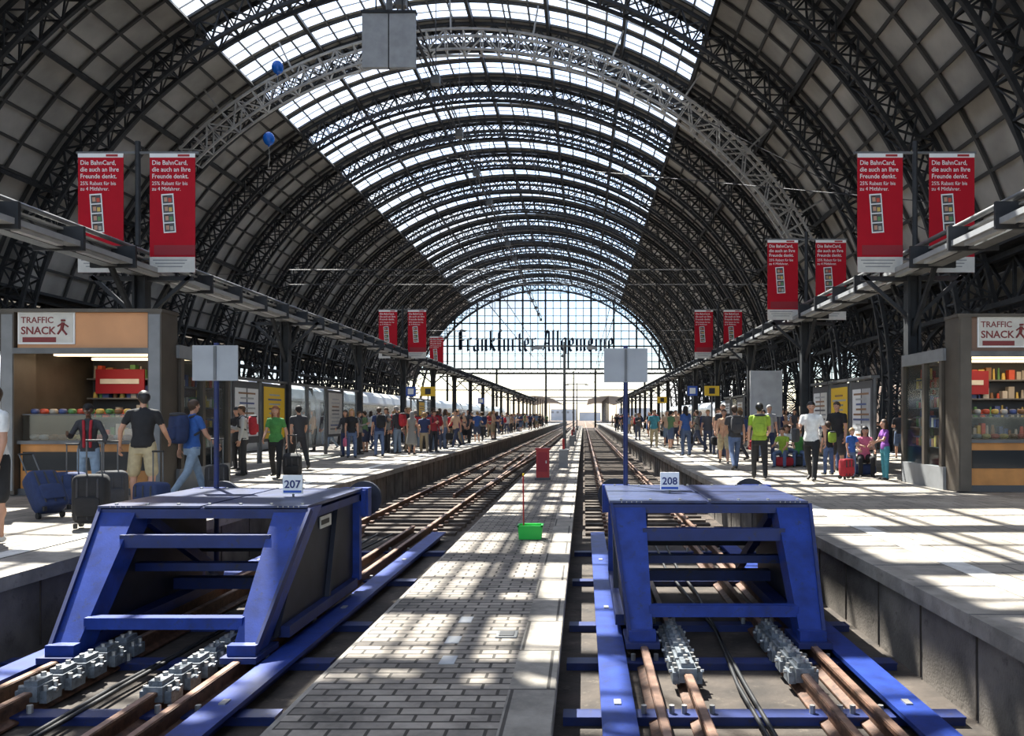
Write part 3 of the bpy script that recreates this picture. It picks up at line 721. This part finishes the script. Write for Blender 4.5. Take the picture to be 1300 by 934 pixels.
for y,hh in((40,5.0),(76,5.6),(112,6)):
    b=MB(); b.cyl((0,0,zc),(0,0,hh),.09,.06,10,'steel_grey'); b.box(0,0,zc+.1,.4,.4,.2,'concrete'); b.bar((-1.4,0,hh-.2),(1.4,0,hh-.2),.06,.08,'steel_grey')
    for s in(-1,1): b.box(s*1.3,0,hh-.3,.5,.25,.12,'lgrey')
    b.obj('lamp_mast',loc=(-.92,y,0.01))
for y in(29,50,62):
    b=MB(); b.box(0,0,.3,.3,.3,.6,'mgrey'); b.box(0,0,.62,.34,.34,.04,'steel_light'); b.cyl((0,0,.6),(0,0,1.0),.04,.04,8,'red'); b.obj('signal_post',loc=(-.7,y,zc+.01))
# outside canopies, masts
for cx,w in((-11,9),(5.5,9)):
    b=MB(); n=10; y0=185
    for i in range(n):
        a=-1+2*i/n;c2=-1+2*(i+1)/n
        za=5.2+.9*math.cos(a*1.4);zb_=5.2+.9*math.cos(c2*1.4)
        b.hexa([(cx+a*w/2,y0,za-.12),(cx+c2*w/2,y0,zb_-.12),(cx+c2*w/2,y0+90,zb_-.12),(cx+a*w/2,y0+90,za-.12),(cx+a*w/2,y0,za),(cx+c2*w/2,y0,zb_),(cx+c2*w/2,y0+90,zb_),(cx+a*w/2,y0+90,za)],'lgrey')
    for y in range(188,255,12): b.cyl((cx,y,0.02),(cx,y,6),.15,.15,8,'steel_grey')
    b.obj('platform_canopy')
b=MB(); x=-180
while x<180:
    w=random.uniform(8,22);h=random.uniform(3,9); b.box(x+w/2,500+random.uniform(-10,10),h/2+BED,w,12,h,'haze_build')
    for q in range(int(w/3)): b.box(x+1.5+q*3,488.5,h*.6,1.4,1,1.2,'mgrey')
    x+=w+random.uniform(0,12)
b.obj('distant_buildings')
b=MB()
for y in(280,340):
    for x in(-30,-13.9,13.2,33): b.cyl((x,y,BED),(x,y,8.5),.18,.12,8,'steel_grey')
    b.bar((-30,y,8),(33,y,8),.3,.4,'steel_grey'); b.bar((-30,y,7),(33,y,7),.2,.2,'steel_grey')
b.obj('catenary_portal')

# ---------------------------------------------------------------- people
def capsule(mb,p0,p1,r0,r1,m='x',n=12):
    p0=Vector(p0);p1=Vector(p1);d=p1-p0
    if d.length<1e-5: d=Vector((0,0,1e-4))
    D=d.normalized(); u=Vector((1,0,0)) if abs(D.x)<.8 else Vector((0,1,0))
    x=D.cross(u).normalized(); y=D.cross(x)
    rings=[]
    for k in range(0,4):
        a=-math.pi/2+math.pi/2*k/3; rings.append((p0+D*(r0*math.sin(a)),max(r0*math.cos(a),1e-4)))
    for k in range(0,4):
        a=math.pi/2*k/3; rings.append((p1+D*(r1*math.sin(a)),max(r1*math.cos(a),1e-4)))
    V=[];F=[]
    for c_,r_ in rings:
        for i in range(n):
            t=2*math.pi*i/n; V.append(c_+x*(r_*math.cos(t))+y*(r_*math.sin(t)))
    for j in range(len(rings)-1):
        for i in range(n): F.append((j*n+i,j*n+(i+1)%n,(j+1)*n+(i+1)%n,(j+1)*n+i))
    F.append(tuple(range(n-1,-1,-1))); L=len(rings)-1; F.append(tuple(L*n+i for i in range(n)))
    mb.add(V,F,m,True)
def figure(sex='m',pose=None,shirt='rnd_s',pants='rnd_p',hair='rnd_hp',skin='skin',shoe='shoe',sleeve='short',shorts=False,dress=False,long=False,vox=.014,pack=None,child=False,hat=None,jacket=None,bag=None,face=True,belly=0):
    P=dict(lean=2,lt=2,lk=2,rt=-2,rk=2,ls=4,rs=4,la=3,lb=9,le=12,ra=3,rb=9,re=12,hy=0,hp=0,pz=None); P.update(pose or {})
    f=sex=='f'
    prims=[]; src=MB()
    def cap(a,b,r0,r1,lab):
        prims.append(('c',np.array(a),np.array(b),r0,r1,lab)); capsule(src,a,b,r0,r1)
    ln=R(P['lean']); u=Vector((0,math.sin(ln),math.cos(ln))); fw=Vector((0,math.cos(ln),-math.sin(ln)))
    hip=Vector((0,0,.93)); legs=[]
    for s,t,k,sp in((-1,P['lt'],P['lk'],P['ls']),(1,P['rt'],P['rk'],P['rs'])):
        h=hip+Vector((s*.088,0,-.02)); t=R(t);k=R(k);sp=R(sp)
        kn=h+Vector((s*math.sin(sp)*.44,math.sin(t)*.44*math.cos(sp),-math.cos(t)*.44*math.cos(sp)))
        a2=t-k; an=kn+Vector((0,math.sin(a2)*.40,-math.cos(a2)*.40))
        legs.append((s,h,kn,an,a2))
    dz=(P['pz']-.93) if P['pz'] is not None else (.075-min(l[3].z for l in legs))
    off=Vector((0,0,dz)); hip=hip+off
    for s,h,kn,an,a2 in legs:
        h=h+off;kn=kn+off;an=an+off
        rt=.098 if f else .092
        if shorts: cap(h,h.lerp(kn,.9),rt+.012,.096,[(9,pants)]); cap(h.lerp(kn,.8),kn,.062,.060,[(9,skin)]); cap(kn,an,.056,.038,[(9,skin)]); m_=kn.lerp(an,.3)+Vector((0,-.012,0)); cap(m_,m_+(an-kn)*.1,.058,.052,[(9,skin)])
        elif dress: cap(h,kn,.09,.058,[(9,skin)]); cap(kn,an,.052,.036,[(9,skin)])
        else: cap(h,kn,rt,.068,[(9,pants)]); cap(kn,an,.066,.054,[(9,pants)])
        toe=max(-.9,min(.9,a2)) ; fd=Vector((s*.10,math.cos(toe*.6),math.sin(toe*.6)*(1 if an.z>.12 else 0))).normalized()
        he=an+Vector((0,-.03,-.035)); cap(he,he+fd*.185+Vector((0,0,-.003)),.040,.033,[(9,shoe)])
    sh=hip+u*.50
    rings=[(-.11,.09,.08),(-.06,.155,.11),(.03,.165,.115+belly*.3),(.16,.145,.10+belly),(.30,.165,.112+belly*.5),(.42,.182,.112),(.49,.165,.09),(.54,.085,.065)] if not f else \
          [(-.11,.09,.08),(-.06,.165,.12),(.03,.168,.118),(.17,.125,.092),(.30,.145,.105),(.36,.15,.125),(.43,.158,.10),(.49,.14,.08),(.53,.075,.06)]
    if child: rings=[(a,b*.9,c_*.95) for a,b,c_ in rings]
    xr=Vector((1,0,0))
    def loft(rings,lab,o):
        V=[];F=[];n=20
        for a,rx,ry in rings:
            c_=o+u*a
            for i in range(n):
                t=2*math.pi*i/n; V.append(c_+xr*(rx*math.cos(t))+fw*(ry*math.sin(t)))
        for j in range(len(rings)-1):
            for i in range(n): F.append((j*n+i,j*n+(i+1)%n,(j+1)*n+(i+1)%n,(j+1)*n+i))
        F.append(tuple(range(n-1,-1,-1)));L=len(rings)-1;F.append(tuple(L*n+i for i in range(n)))
        src.add(V,F,'x',True); prims.append(('l',rings,o,lab))
    loft(rings,[(.0,pants if not dress else shirt),(9,shirt)],hip)
    if dress: loft([(-.52,.24,.20),(-.3,.21,.17),(-.05,.172,.125),(.1,.14,.10)],[(9,shirt)],hip)
    else:
        cs=.155 if child else .176
        loft([(-.15,cs,.115),(-.03,cs-.002,.118)],[(9,pants)],hip)
        loft([(-.035,cs+.006,.124+belly*.6),(.02,cs+.002,.122+belly*.6),(.12,.152,.106+belly)],[(9,shirt)],hip)
    hands=MB()
    for s,a,bb,e in((-1,P['la'],P['lb'],P['le']),(1,P['ra'],P['rb'],P['re'])):
        S=sh+xr*(s*(.185 if not f else .16)*(.9 if child else 1))-u*.03
        a_=R(a);b_=R(bb)
        def dr(an,ab): return Vector((s*math.sin(ab),math.sin(an)*math.cos(ab),-math.cos(an)*math.cos(ab)))
        E=S+dr(a_,b_)*.285; W=E+dr(a_+R(e),b_*.4-R(e)*.12)*.25
        tk=.004 if sleeve=='long' else 0
        ur=.053 if not f else .044
        cap(sh+xr*(s*.10)-u*.01,S,.055 if not f else .045,ur,[(9,shirt)])
        if sleeve=='short': cap(S,S.lerp(E,.52),ur+.008,.056 if not f else .049,[(9,shirt)]); cap(S,E,ur-.004,.040,[(9,skin)])
        elif sleeve=='none': cap(S,E,ur-.004,.036,[(9,skin)])
        else: cap(S,E,ur+.006,.046,[(9,shirt)])
        cap(E,W,.040+tk*2,.027+tk*2,[(9,skin if sleeve!='long' else shirt)])
        D=(W-E).normalized(); side=Vector((-s,0,0)); nrm=side-D*side.dot(D); nrm.normalize(); wd=D.cross(nrm).normalized()
        if wd.y<0: wd=-wd
        pc=W+D*.055
        Mx=Matrix((wd,nrm,D)).transposed()
        hands.rbox(pc,(.082,.030,.105),skin,e=3,M=Mx,nu=10,nv=6)
        for q,(o_,L) in enumerate(((-.030,.062),(-.010,.075),(.010,.080),(.030,.070))):
            b0=W+D*.095+wd*o_; b1=b0+(D*.9+nrm*.3).normalized()*L*.55; b2=b1+(D*.55+nrm*.8).normalized()*L*.5
            capsule(hands,b0,b1,.0095,.0085,skin,6); capsule(hands,b1,b2,.0085,.007,skin,6)
        b0=W+D*.035+wd*.034; b1=b0+(wd*.7+D*.7+nrm*.25).normalized()*.038; b2=b1+(D*.85+wd*.2+nrm*.4).normalized()*.03
        capsule(hands,b0,b1,.012,.010,skin,6); capsule(hands,b1,b2,.010,.008,skin,6)
        if s==1: HW=W+D*.11
        else: HWL=W+D*.11
    nb=hip+u*.52; cap(nb,nb+u*.09,.055 if not f else .047,.048 if not f else .042,[(9,skin)])
    Hc=nb+u*.115+Vector((0,.02,.055)); Rh=Matrix.Rotation(R(P['hy']),3,'Z')@Matrix.Rotation(R(-P['hp']),3,'X')
    hs=1.12 if child else 1.0
    def hp_(x,y,z): return Hc+Rh@Vector((x,y,z))*hs
    cap(hp_(0,0,.02),hp_(0,.0,.021),.086*hs,.086*hs,[(9,skin)])
    cap(hp_(0,.01,-.01),hp_(0,.032,-.065),.070*hs,.045*hs,[(9,skin)])
    cap(hp_(0,.085,.005),hp_(0,.100,-.025),.012*hs,.014*hs,[(9,skin)])
    for s in(-1,1): cap(hp_(s*.080,-.005,.008),hp_(s*.077,-.005,-.02),.013,.010,[(9,skin)])
    hm=hat or hair
    cap(hp_(0,-.018,.034),hp_(0,-.012,.044),.094*hs,.090*hs,[(9,hm)])
    cap(hp_(0,-.045,.0),hp_(0,-.05,-.03),.070*hs,.050*hs,[(9,hair)])
    if hat: cap(hp_(0,.06,.062),hp_(0,.13,.050),.045,.02,[(9,hat)])
    if long:
        cap(hp_(0,-.05,-.02),hp_(0,-.075,-.20),.078,.055,[(9,hair)])
        for s in(-1,1): cap(hp_(s*.062,-.01,.02),hp_(s*.07,-.02,-.15),.038,.028,[(9,hair)])
    tm=bpy.data.meshes.new('tmp'); tm.from_pydata(src.v,[],src.f); to=bpy.data.objects.new('tmp',tm); scene.collection.objects.link(to)
    md=to.modifiers.new('r','REMESH'); md.mode='VOXEL'; md.voxel_size=vox
    sm=to.modifiers.new('s','SMOOTH'); sm.iterations=3; sm.factor=.5
    dg=bpy.context.evaluated_depsgraph_get(); ev=to.evaluated_get(dg); em=ev.to_mesh()
    nv=len(em.vertices); co=np.empty(nv*3); em.vertices.foreach_get('co',co); co=co.reshape(-1,3)
    fc=[tuple(p.vertices) for p in em.polygons]; cen=np.array([co[list(t)].mean(0) for t in fc]); ev.to_mesh_clear()
    bpy.data.objects.remove(to); bpy.data.meshes.remove(tm)
    best=np.full(len(cen),1e9); lab=np.array([skin]*len(cen),dtype=object)
    un=np.array(u);fn=np.array(fw)
    for p in prims:
        if p[0]=='c':
            _,a,b,r0,r1,L=p; d=b-a; L2=max(d@d,1e-9); traw=((cen-a)@d)/L2; t=np.clip(traw,0,1)
            dist=np.linalg.norm(cen-a-t[:,None]*d,axis=1)-(r0+(r1-r0)*t)
        else:
            _,rg,o,L=p; rel=cen-np.array(o); h=rel@un; hs_=[q[0] for q in rg]
            rx=np.interp(h,hs_,[q[1] for q in rg]);ry=np.interp(h,hs_,[q[2] for q in rg])
            x=rel[:,0];y=rel@fn; dist=(np.sqrt((x/rx)**2+(y/ry)**2)-1)*np.minimum(rx,ry)
            dist=dist+np.maximum(0,np.maximum(hs_[0]-h,h-hs_[-1])); t=h
        lb=np.array([None]*len(cen),dtype=object); prev=-1e9
        for lim,nm in L:
            lb[(t>=prev)&(t<lim)]=nm; prev=lim
        w=dist<best; best[w]=dist[w]; lab[w]=lb[w]
    out=MB(); out.add([tuple(c_) for c_ in co],fc,list(lab),True)
    o_=len(out.v); out.v+=hands.v; out.f+=[tuple(i+o_ for i in q) for q in hands.f]; out.m+=hands.m; out.s+=hands.s
    if face:
        for s in(-1,1):
            out.rbox(hp_(s*.032,.080,.008),(.026,.014,.013),'white',e=2,nu=8,nv=6); out.rbox(hp_(s*.032,.086,.008),(.012,.008,.012),'black',e=2,nu=6,nv=4)
            out.bar(hp_(s*.018,.090,.028),hp_(s*.048,.080,.028),.008,.006,hair)
        out.bar(hp_(-.022,.080,-.055),hp_(.022,.080,-.055),.010,.009,'lip')
    if pack:
        pm,w_,h_,d_=pack; c_=hip+u*.30-fw*(.13+d_/2)
        Mx=Matrix((xr,fw,u)).transposed()
        out.rbox(c_,(w_,d_,h_),pm,e=4,M=Mx); out.rbox(c_-fw*(d_*.45)-u*(h_*.15),(w_*.7,d_*.45,h_*.45),pm,e=4,M=Mx); out.rbox(c_-fw*(d_*.1)+u*(h_*.46),(w_*.8,d_*.9,h_*.14),'c_dgrey',e=3,M=Mx)
        for s in(-1,1):
            q=[hip+u*.50+xr*(s*.10)-fw*.11,hip+u*.535+xr*(s*.11),hip+u*.46+xr*(s*.12)+fw*.11,hip+u*.28+xr*(s*.14)+fw*.105,hip+u*.2+xr*(s*.17)-fw*.05]
            for i in range(4): capsule(out,q[i],q[i+1],.020,.020,'c_dgrey',6)
    if jacket:
        for s in(-1,1):
            q=[hip+u*.50+xr*(s*.06)+fw*.095,hip+u*.30+xr*(s*.05)+fw*.118,hip+u*.05+xr*(s*.05)+fw*.125]
            for i in range(2): capsule(out,q[i],q[i+1],.026,.026,jacket,6)
    if bag:
        bc=HW+Vector((0.02,0,-.22)); out.rbox(bc,(.12,.34,.30),bag,e=4)
        for dy in(-.07,.07): out.tube([HW+Vector((0,dy*.3,0)),bc+Vector((0,dy,.14))],.010,bag)
    return out
def person(name,x,y,head,H=1.75,z=0.014,**k):
    o=figure(**k).obj(name,loc=(x,y,z),rz=R(head)); s=H/1.76; o.scale=(s,s,s); return o
STR=dict(lt=24,lk=8,rt=-20,rk=18,la=-18,le=14,ra=22,re=22)
STR2=dict(rt=24,rk=8,lt=-20,lk=18,ra=-18,re=14,la=22,le=22)
# --- left platform
person('man_at_edge',-6.62,9.4,150,1.78,shirt='c_white',pants='c_black',hair='hair_brown',shorts=True,bag='c_red',shoe='shoe_white',pose=dict(ra=8,re=10))
person('woman_in_cap',-8.3,14.0,200,1.64,sex='f',shirt='c_dgrey',jacket='c_red',pants='c_ljeans',hair='hair_black',skin='skin_dark',sleeve='long',hat='c_black',pose=dict(ra=25,re=75,rb=20,la=15,le=50,lb=25,hp=12))
person('man_in_black_shirt',-7.02,13.3,12,1.84,shirt='c_black',pants='c_khaki',hair='hair_black',shorts=True,belly=.04,pose=dict(la=-5,lb=26,le=20,ra=10,rb=20,re=45,lt=4,rt=-6,ls=7,rs=7,hy=25))
person('man_with_backpack',-6.85,14.6,-35,1.78,shirt='c_blue',pants='c_ljeans',hair='hair_brown',pack=('c_navy',.36,.52,.24),pose=dict(**STR))
person('woman_with_phone',-9.2,22.2,160,1.68,sex='f',shirt='c_black',pants='c_black',hair='hair_black',skin='skin',long=True,pose=dict(ra=30,re=95,la=10,le=70,hp=15))
person('woman_in_green_top',-7.08,19.2,185,1.70,sex='f',shirt='c_green',pants='c_black',hair='hair_red',long=True,sleeve='short',pose=dict(lt=18,lk=6,rt=-14,rk=14,la=-8,lb=16,ra=15,re=35))
person('woman_in_dark_coat',-8.35,29.3,170,1.66,sex='f',shirt='c_dgrey',pants='c_navy',hair='hair_brown',long=True,sleeve='long',pose=dict(ra=20,re=50))
person('woman_in_blue_jeans',-7.95,28.6,200,1.7,sex='f',shirt='c_black',pants='c_jeans',hair='hair_blond',long=True,bag='c_pink')
person('man_waiting',-7.3,29.8,30,1.76,shirt='c_navy',pants='c_jeans',hair='hair_brown',pack=('c_black',.32,.46,.2))
# --- right platform
person('man_with_green_backpack',4.0,19.0,-10,1.76,shirt='c_lime',pants='c_black',hair='hair_black',pack=('c_lime',.32,.48,.2),pose=dict(lt=14,lk=4,rt=-12,rk=12,la=-10,ra=12,re=60))
person('man_walking_away',4.05,22.4,5,1.78,shirt='c_dgrey',pants='c_jeans',hair='hair_brown',pack=('c_dgrey',.3,.46,.18),pose=dict(**STR2))
person('man_in_white_shirt',5.05,18.5,150,1.80,shirt='c_white',pants='c_black',hair='hair_black',pose=dict(lt=20,lk=6,rt=-18,rk=16,la=-10,le=20,lb=18,ra=25,re=80,hy=20,hp=8),bag='c_dgrey')
person('woman_in_peach_shirt',4.25,25.3,170,1.70,sex='f',shirt='c_peach',pants='c_khaki',hair='hair_brown',sleeve='long',shorts=True,pose=dict(**STR))
person('man_in_black_shirt',6.35,20.9,140,1.80,shirt='c_black',pants='c_dgrey',hair='hair_brown',pose=dict(ra=20,re=80,la=5,hp=10),shorts=True)
person('child_in_purple',6.75,18.7,100,1.35,sex='f',child=True,shirt='c_purple',pants='c_teal',hair='hair_brown',long=True,pose=dict(la=30,le=50,ra=20,re=40))
person('child_in_blue',6.25,19.5,200,1.15,child=True,shirt='c_blue',pants='c_jeans',hair='hair_blond',pose=dict(la=30,le=50))
person('child_with_backpack',5.95,20.3,20,1.30,child=True,shirt='c_black',pants='c_jeans',hair='hair_brown',pack=('c_lime',.28,.36,.16))
person('woman_sitting',6.75,20.1,170,1.62,sex='f',shirt='c_pink',pants='c_black',hair='hair_black',long=True,z=.03,pose=dict(pz=.47,lt=88,lk=88,rt=86,rk=86,ls=8,rs=8,lean=12,la=35,le=40,ra=35,re=45,hp=15))
for i,(x,y,c1,h) in enumerate(((5.65,23.6,'c_lime',1.5),(6.15,23.9,'c_green',1.45),(5.9,24.6,'c_white',1.6))):
    person('child_sitting',x,y,150+20*i,h,child=True,shirt=c1,pants='c_jeans',hair='hair_brown',z=.03,pose=dict(pz=.47,lt=88,lk=88,rt=86,rk=86,ls=10,rs=12,lean=14,la=40,le=30,ra=40,re=40,hp=10))
person('man_waiting',5.9,26.6,190,1.8,shirt='c_grey',pants='c_navy',hair='hair_grey',pose=dict(ra=15,re=70))
person('woman_waiting',5.45,25.8,140,1.68,sex='f',shirt='c_navy',pants='c_black',hair='hair_brown',long=True,bag='c_red')
person('man_in_blue_shirt',3.2,38.0,175,1.8,shirt='c_teal',pants='c_khaki',hair='hair_brown',pose=dict(**STR))
# --- distant crowd
TPL=[figure(vox=.022,face=False).mesh('pedestrian'),
 figure(vox=.022,sex='f',long=True,face=False,bag='c_black').mesh('pedestrian'),
 figure(vox=.022,pose=STR,face=False).mesh('pedestrian'),
 figure(vox=.022,pose=STR2,pack=('c_navy',.33,.48,.2),face=False).mesh('pedestrian'),
 figure(vox=.022,sleeve='long',sex='f',long=True,face=False,pose=dict(ra=20,re=70)).mesh('pedestrian'),
 figure(vox=.022,sleeve='long',pack=('c_red',.33,.48,.2),pose=dict(ra=25,re=85,hp=15),face=False).mesh('pedestrian'),
 figure(vox=.022,shorts=True,pose=dict(la=15,le=80,ra=10,re=75,lb=15,rb=15),face=False).mesh('pedestrian'),
 figure(vox=.022,sex='f',dress=True,long=True,sleeve='none',face=False,pose=dict(ra=20,re=70)).mesh('pedestrian')]
used=[(-8.35,29.3),(-7.95,28.6),(-7.3,29.8),(3.2,38),(5.9,26.6),(5.45,25.8),(6.1,30),(7,30),(-9.1,44),(-8.2,44),(6.6,43),(5.6,43),(-8.6,70),(6.2,66),(5.65,23.6),(6.15,23.9),(5.9,24.6)]
def scatter(n,xa,xb,ya,yb,pw=1.4):
    c_=0;tr=0
    while c_<n and tr<3000:
        tr+=1; y=ya+(yb-ya)*random.random()**pw; x=random.uniform(xa,xb)
        if any((x-a)**2+(y-b)**2<.5 for a,b in used): continue
        used.append((x,y)); place('pedestrian',random.choice(TPL[:7]*2+TPL[7:]),(x,y,0.014),random.uniform(0,6.28),sc=random.uniform(.92,1.05)); c_+=1
scatter(44,-9.0,-5.9,31,48,1); scatter(95,-9.0,-5.6,46,130,1.1)
scatter(12,3.6,6.8,29,46,1); scatter(36,3.2,6.8,46,130,1.1); scatter(18,-12.6,-10.6,19,60,1); scatter(16,8,12,20,60,1); scatter(6,4.5,6.8,27,33,1); scatter(5,-9.2,-7.6,17.9,23.5,1)

# ---------------------------------------------------------------- luggage
def suitcase(x,y,rz,c_,w=.42,h=.62,d=.25,tilt=0,handle=True,name='suitcase'):
    b=MB(); T=Matrix.Rotation(R(tilt),3,'X')
    b.rbox(T@Vector((0,0,.06+h/2)),(w,d,h),c_,e=6,M=T)
    for q in(-.3,.0,.3): b.rbox(T@Vector((q*w,-d*.48,.06+h/2)),(.03,.03,h*.85),'c_dgrey',e=4,M=T,nu=8,nv=6)
    b.rbox(T@Vector((0,-d*.5,.06+h*.35)),(w*.75,.06,h*.4),c_,e=5,M=T)
    for s in(-1,1):
        b.cyl(T@Vector((s*w*.38-.02,d*.35,.045)),T@Vector((s*w*.38+.02,d*.35,.045)),.045,.045,12,'black')
        b.box(*(T@Vector((s*w*.38,-d*.35,.03))),.04,.04,.06,'black')
        if handle: b.tube([T@Vector((s*.09,d*.35,.06+h*.9)),T@Vector((s*.09,d*.35,.06+h+.42))],.010,'steel_grey',6)
    if handle: b.tube([T@Vector((-.10,d*.35,.06+h+.42)),T@Vector((.10,d*.35,.06+h+.42))],.016,'black',6)
    b.obj(name,loc=(x,y,.016+d*.36*abs(math.sin(R(tilt)))),rz=R(rz))
suitcase(-6.25,10.6,10,'c_black',.40,.62,.26); suitcase(-7.35,11.6,60,'c_navy',.42,.62,.28,tilt=-38,name='suitcase')
suitcase(-6.0,11.6,-20,'c_navy',.46,.44,.30); suitcase(-6.15,14.0,20,'c_black',.38,.55,.24)
suitcase(-6.62,19.0,15,'c_black',.42,.5,.26,tilt=18); suitcase(-7.9,12.8,0,'c_navy',.5,.5,.3)
suitcase(-6.9,12.2,35,'c_dgrey',.44,.56,.28)
suitcase(5.95,18.9,30,'c_red',.35,.4,.2,handle=False); suitcase(6.75,21.6,0,'c_navy',.42,.6,.25)
for x,y in((5.65,23.6),(6.15,23.9),(5.9,24.6),(6.75,20.1)):
    b=MB(); b.rbox((0,0,.14),(.55,.36,.27),random.choice(['c_navy','c_dgrey','c_red']),e=4); b.tube([(-.12,0,.26),(-.08,0,.29),(.08,0,.29),(.12,0,.26)],.012,'black'); b.obj('duffel_bag',loc=(x,y+.02,.016))

# ---------------------------------------------------------------- light
w=bpy.data.worlds.new('sky'); scene.world=w; w.use_nodes=True; nt=w.node_tree; bg=nt.nodes['Background']
sd=Vector((.33,-.52,-.9)).normalized()
sky=nd(nt,'ShaderNodeTexSky'); sky.sky_type='NISHITA'; sky.sun_disc=False; sky.sun_elevation=math.asin(-sd.z); sky.sun_rotation=math.atan2(-sd.x,-sd.y); sky.dust_density=1.5
tc=nd(nt,'ShaderNodeTexCoord'); mp=nd(nt,'ShaderNodeMapping'); mp.inputs['Scale'].default_value=(1,1,2.5)
n=nd(nt,'ShaderNodeTexNoise'); n.inputs['Scale'].default_value=5.5; n.inputs['Detail'].default_value=8
nt.links.new(tc.outputs['Generated'],mp.inputs['Vector']); nt.links.new(mp.outputs['Vector'],n.inputs['Vector'])
r=nd(nt,'ShaderNodeValToRGB'); r.color_ramp.elements[0].position=.45; r.color_ramp.elements[1].position=.64
nt.links.new(n.outputs['Fac'],r.inputs['Fac'])
sc_=nd(nt,'ShaderNodeVectorMath',operation='SCALE'); sc_.inputs['Scale'].default_value=.25
nt.links.new(sky.outputs[0],sc_.inputs[0])
mx=nd(nt,'ShaderNodeMix',data_type='RGBA'); nt.links.new(r.outputs['Color'],mx.inputs[0]); nt.links.new(sc_.outputs[0],mx.inputs[6]); mx.inputs[7].default_value=(.95,.97,1.02,1)
nt.links.new(mx.outputs[2],bg.inputs['Color']); bg.inputs['Strength'].default_value=1.8
sl=bpy.data.lights.new('sun','SUN'); sl.energy=26; sl.angle=R(.25); sl.color=(1,.91,.78)
so=bpy.data.objects.new('sun',sl); scene.collection.objects.link(so); so.rotation_euler=sd.to_track_quat('-Z','Y').to_euler(); so.location=(-10,40,60)

# ---------------------------------------------------------------- camera
cd=bpy.data.cameras.new('camera'); cd.sensor_width=36; cd.lens=36*1060/1300; cd.shift_x=-91/1300; cd.shift_y=62/1300; cd.clip_end=2000; cd.clip_start=.05
co_=bpy.data.objects.new('camera',cd); scene.collection.objects.link(co_); co_.location=(0,0,1.42); co_.rotation_euler=(R(90),0,0); scene.camera=co_
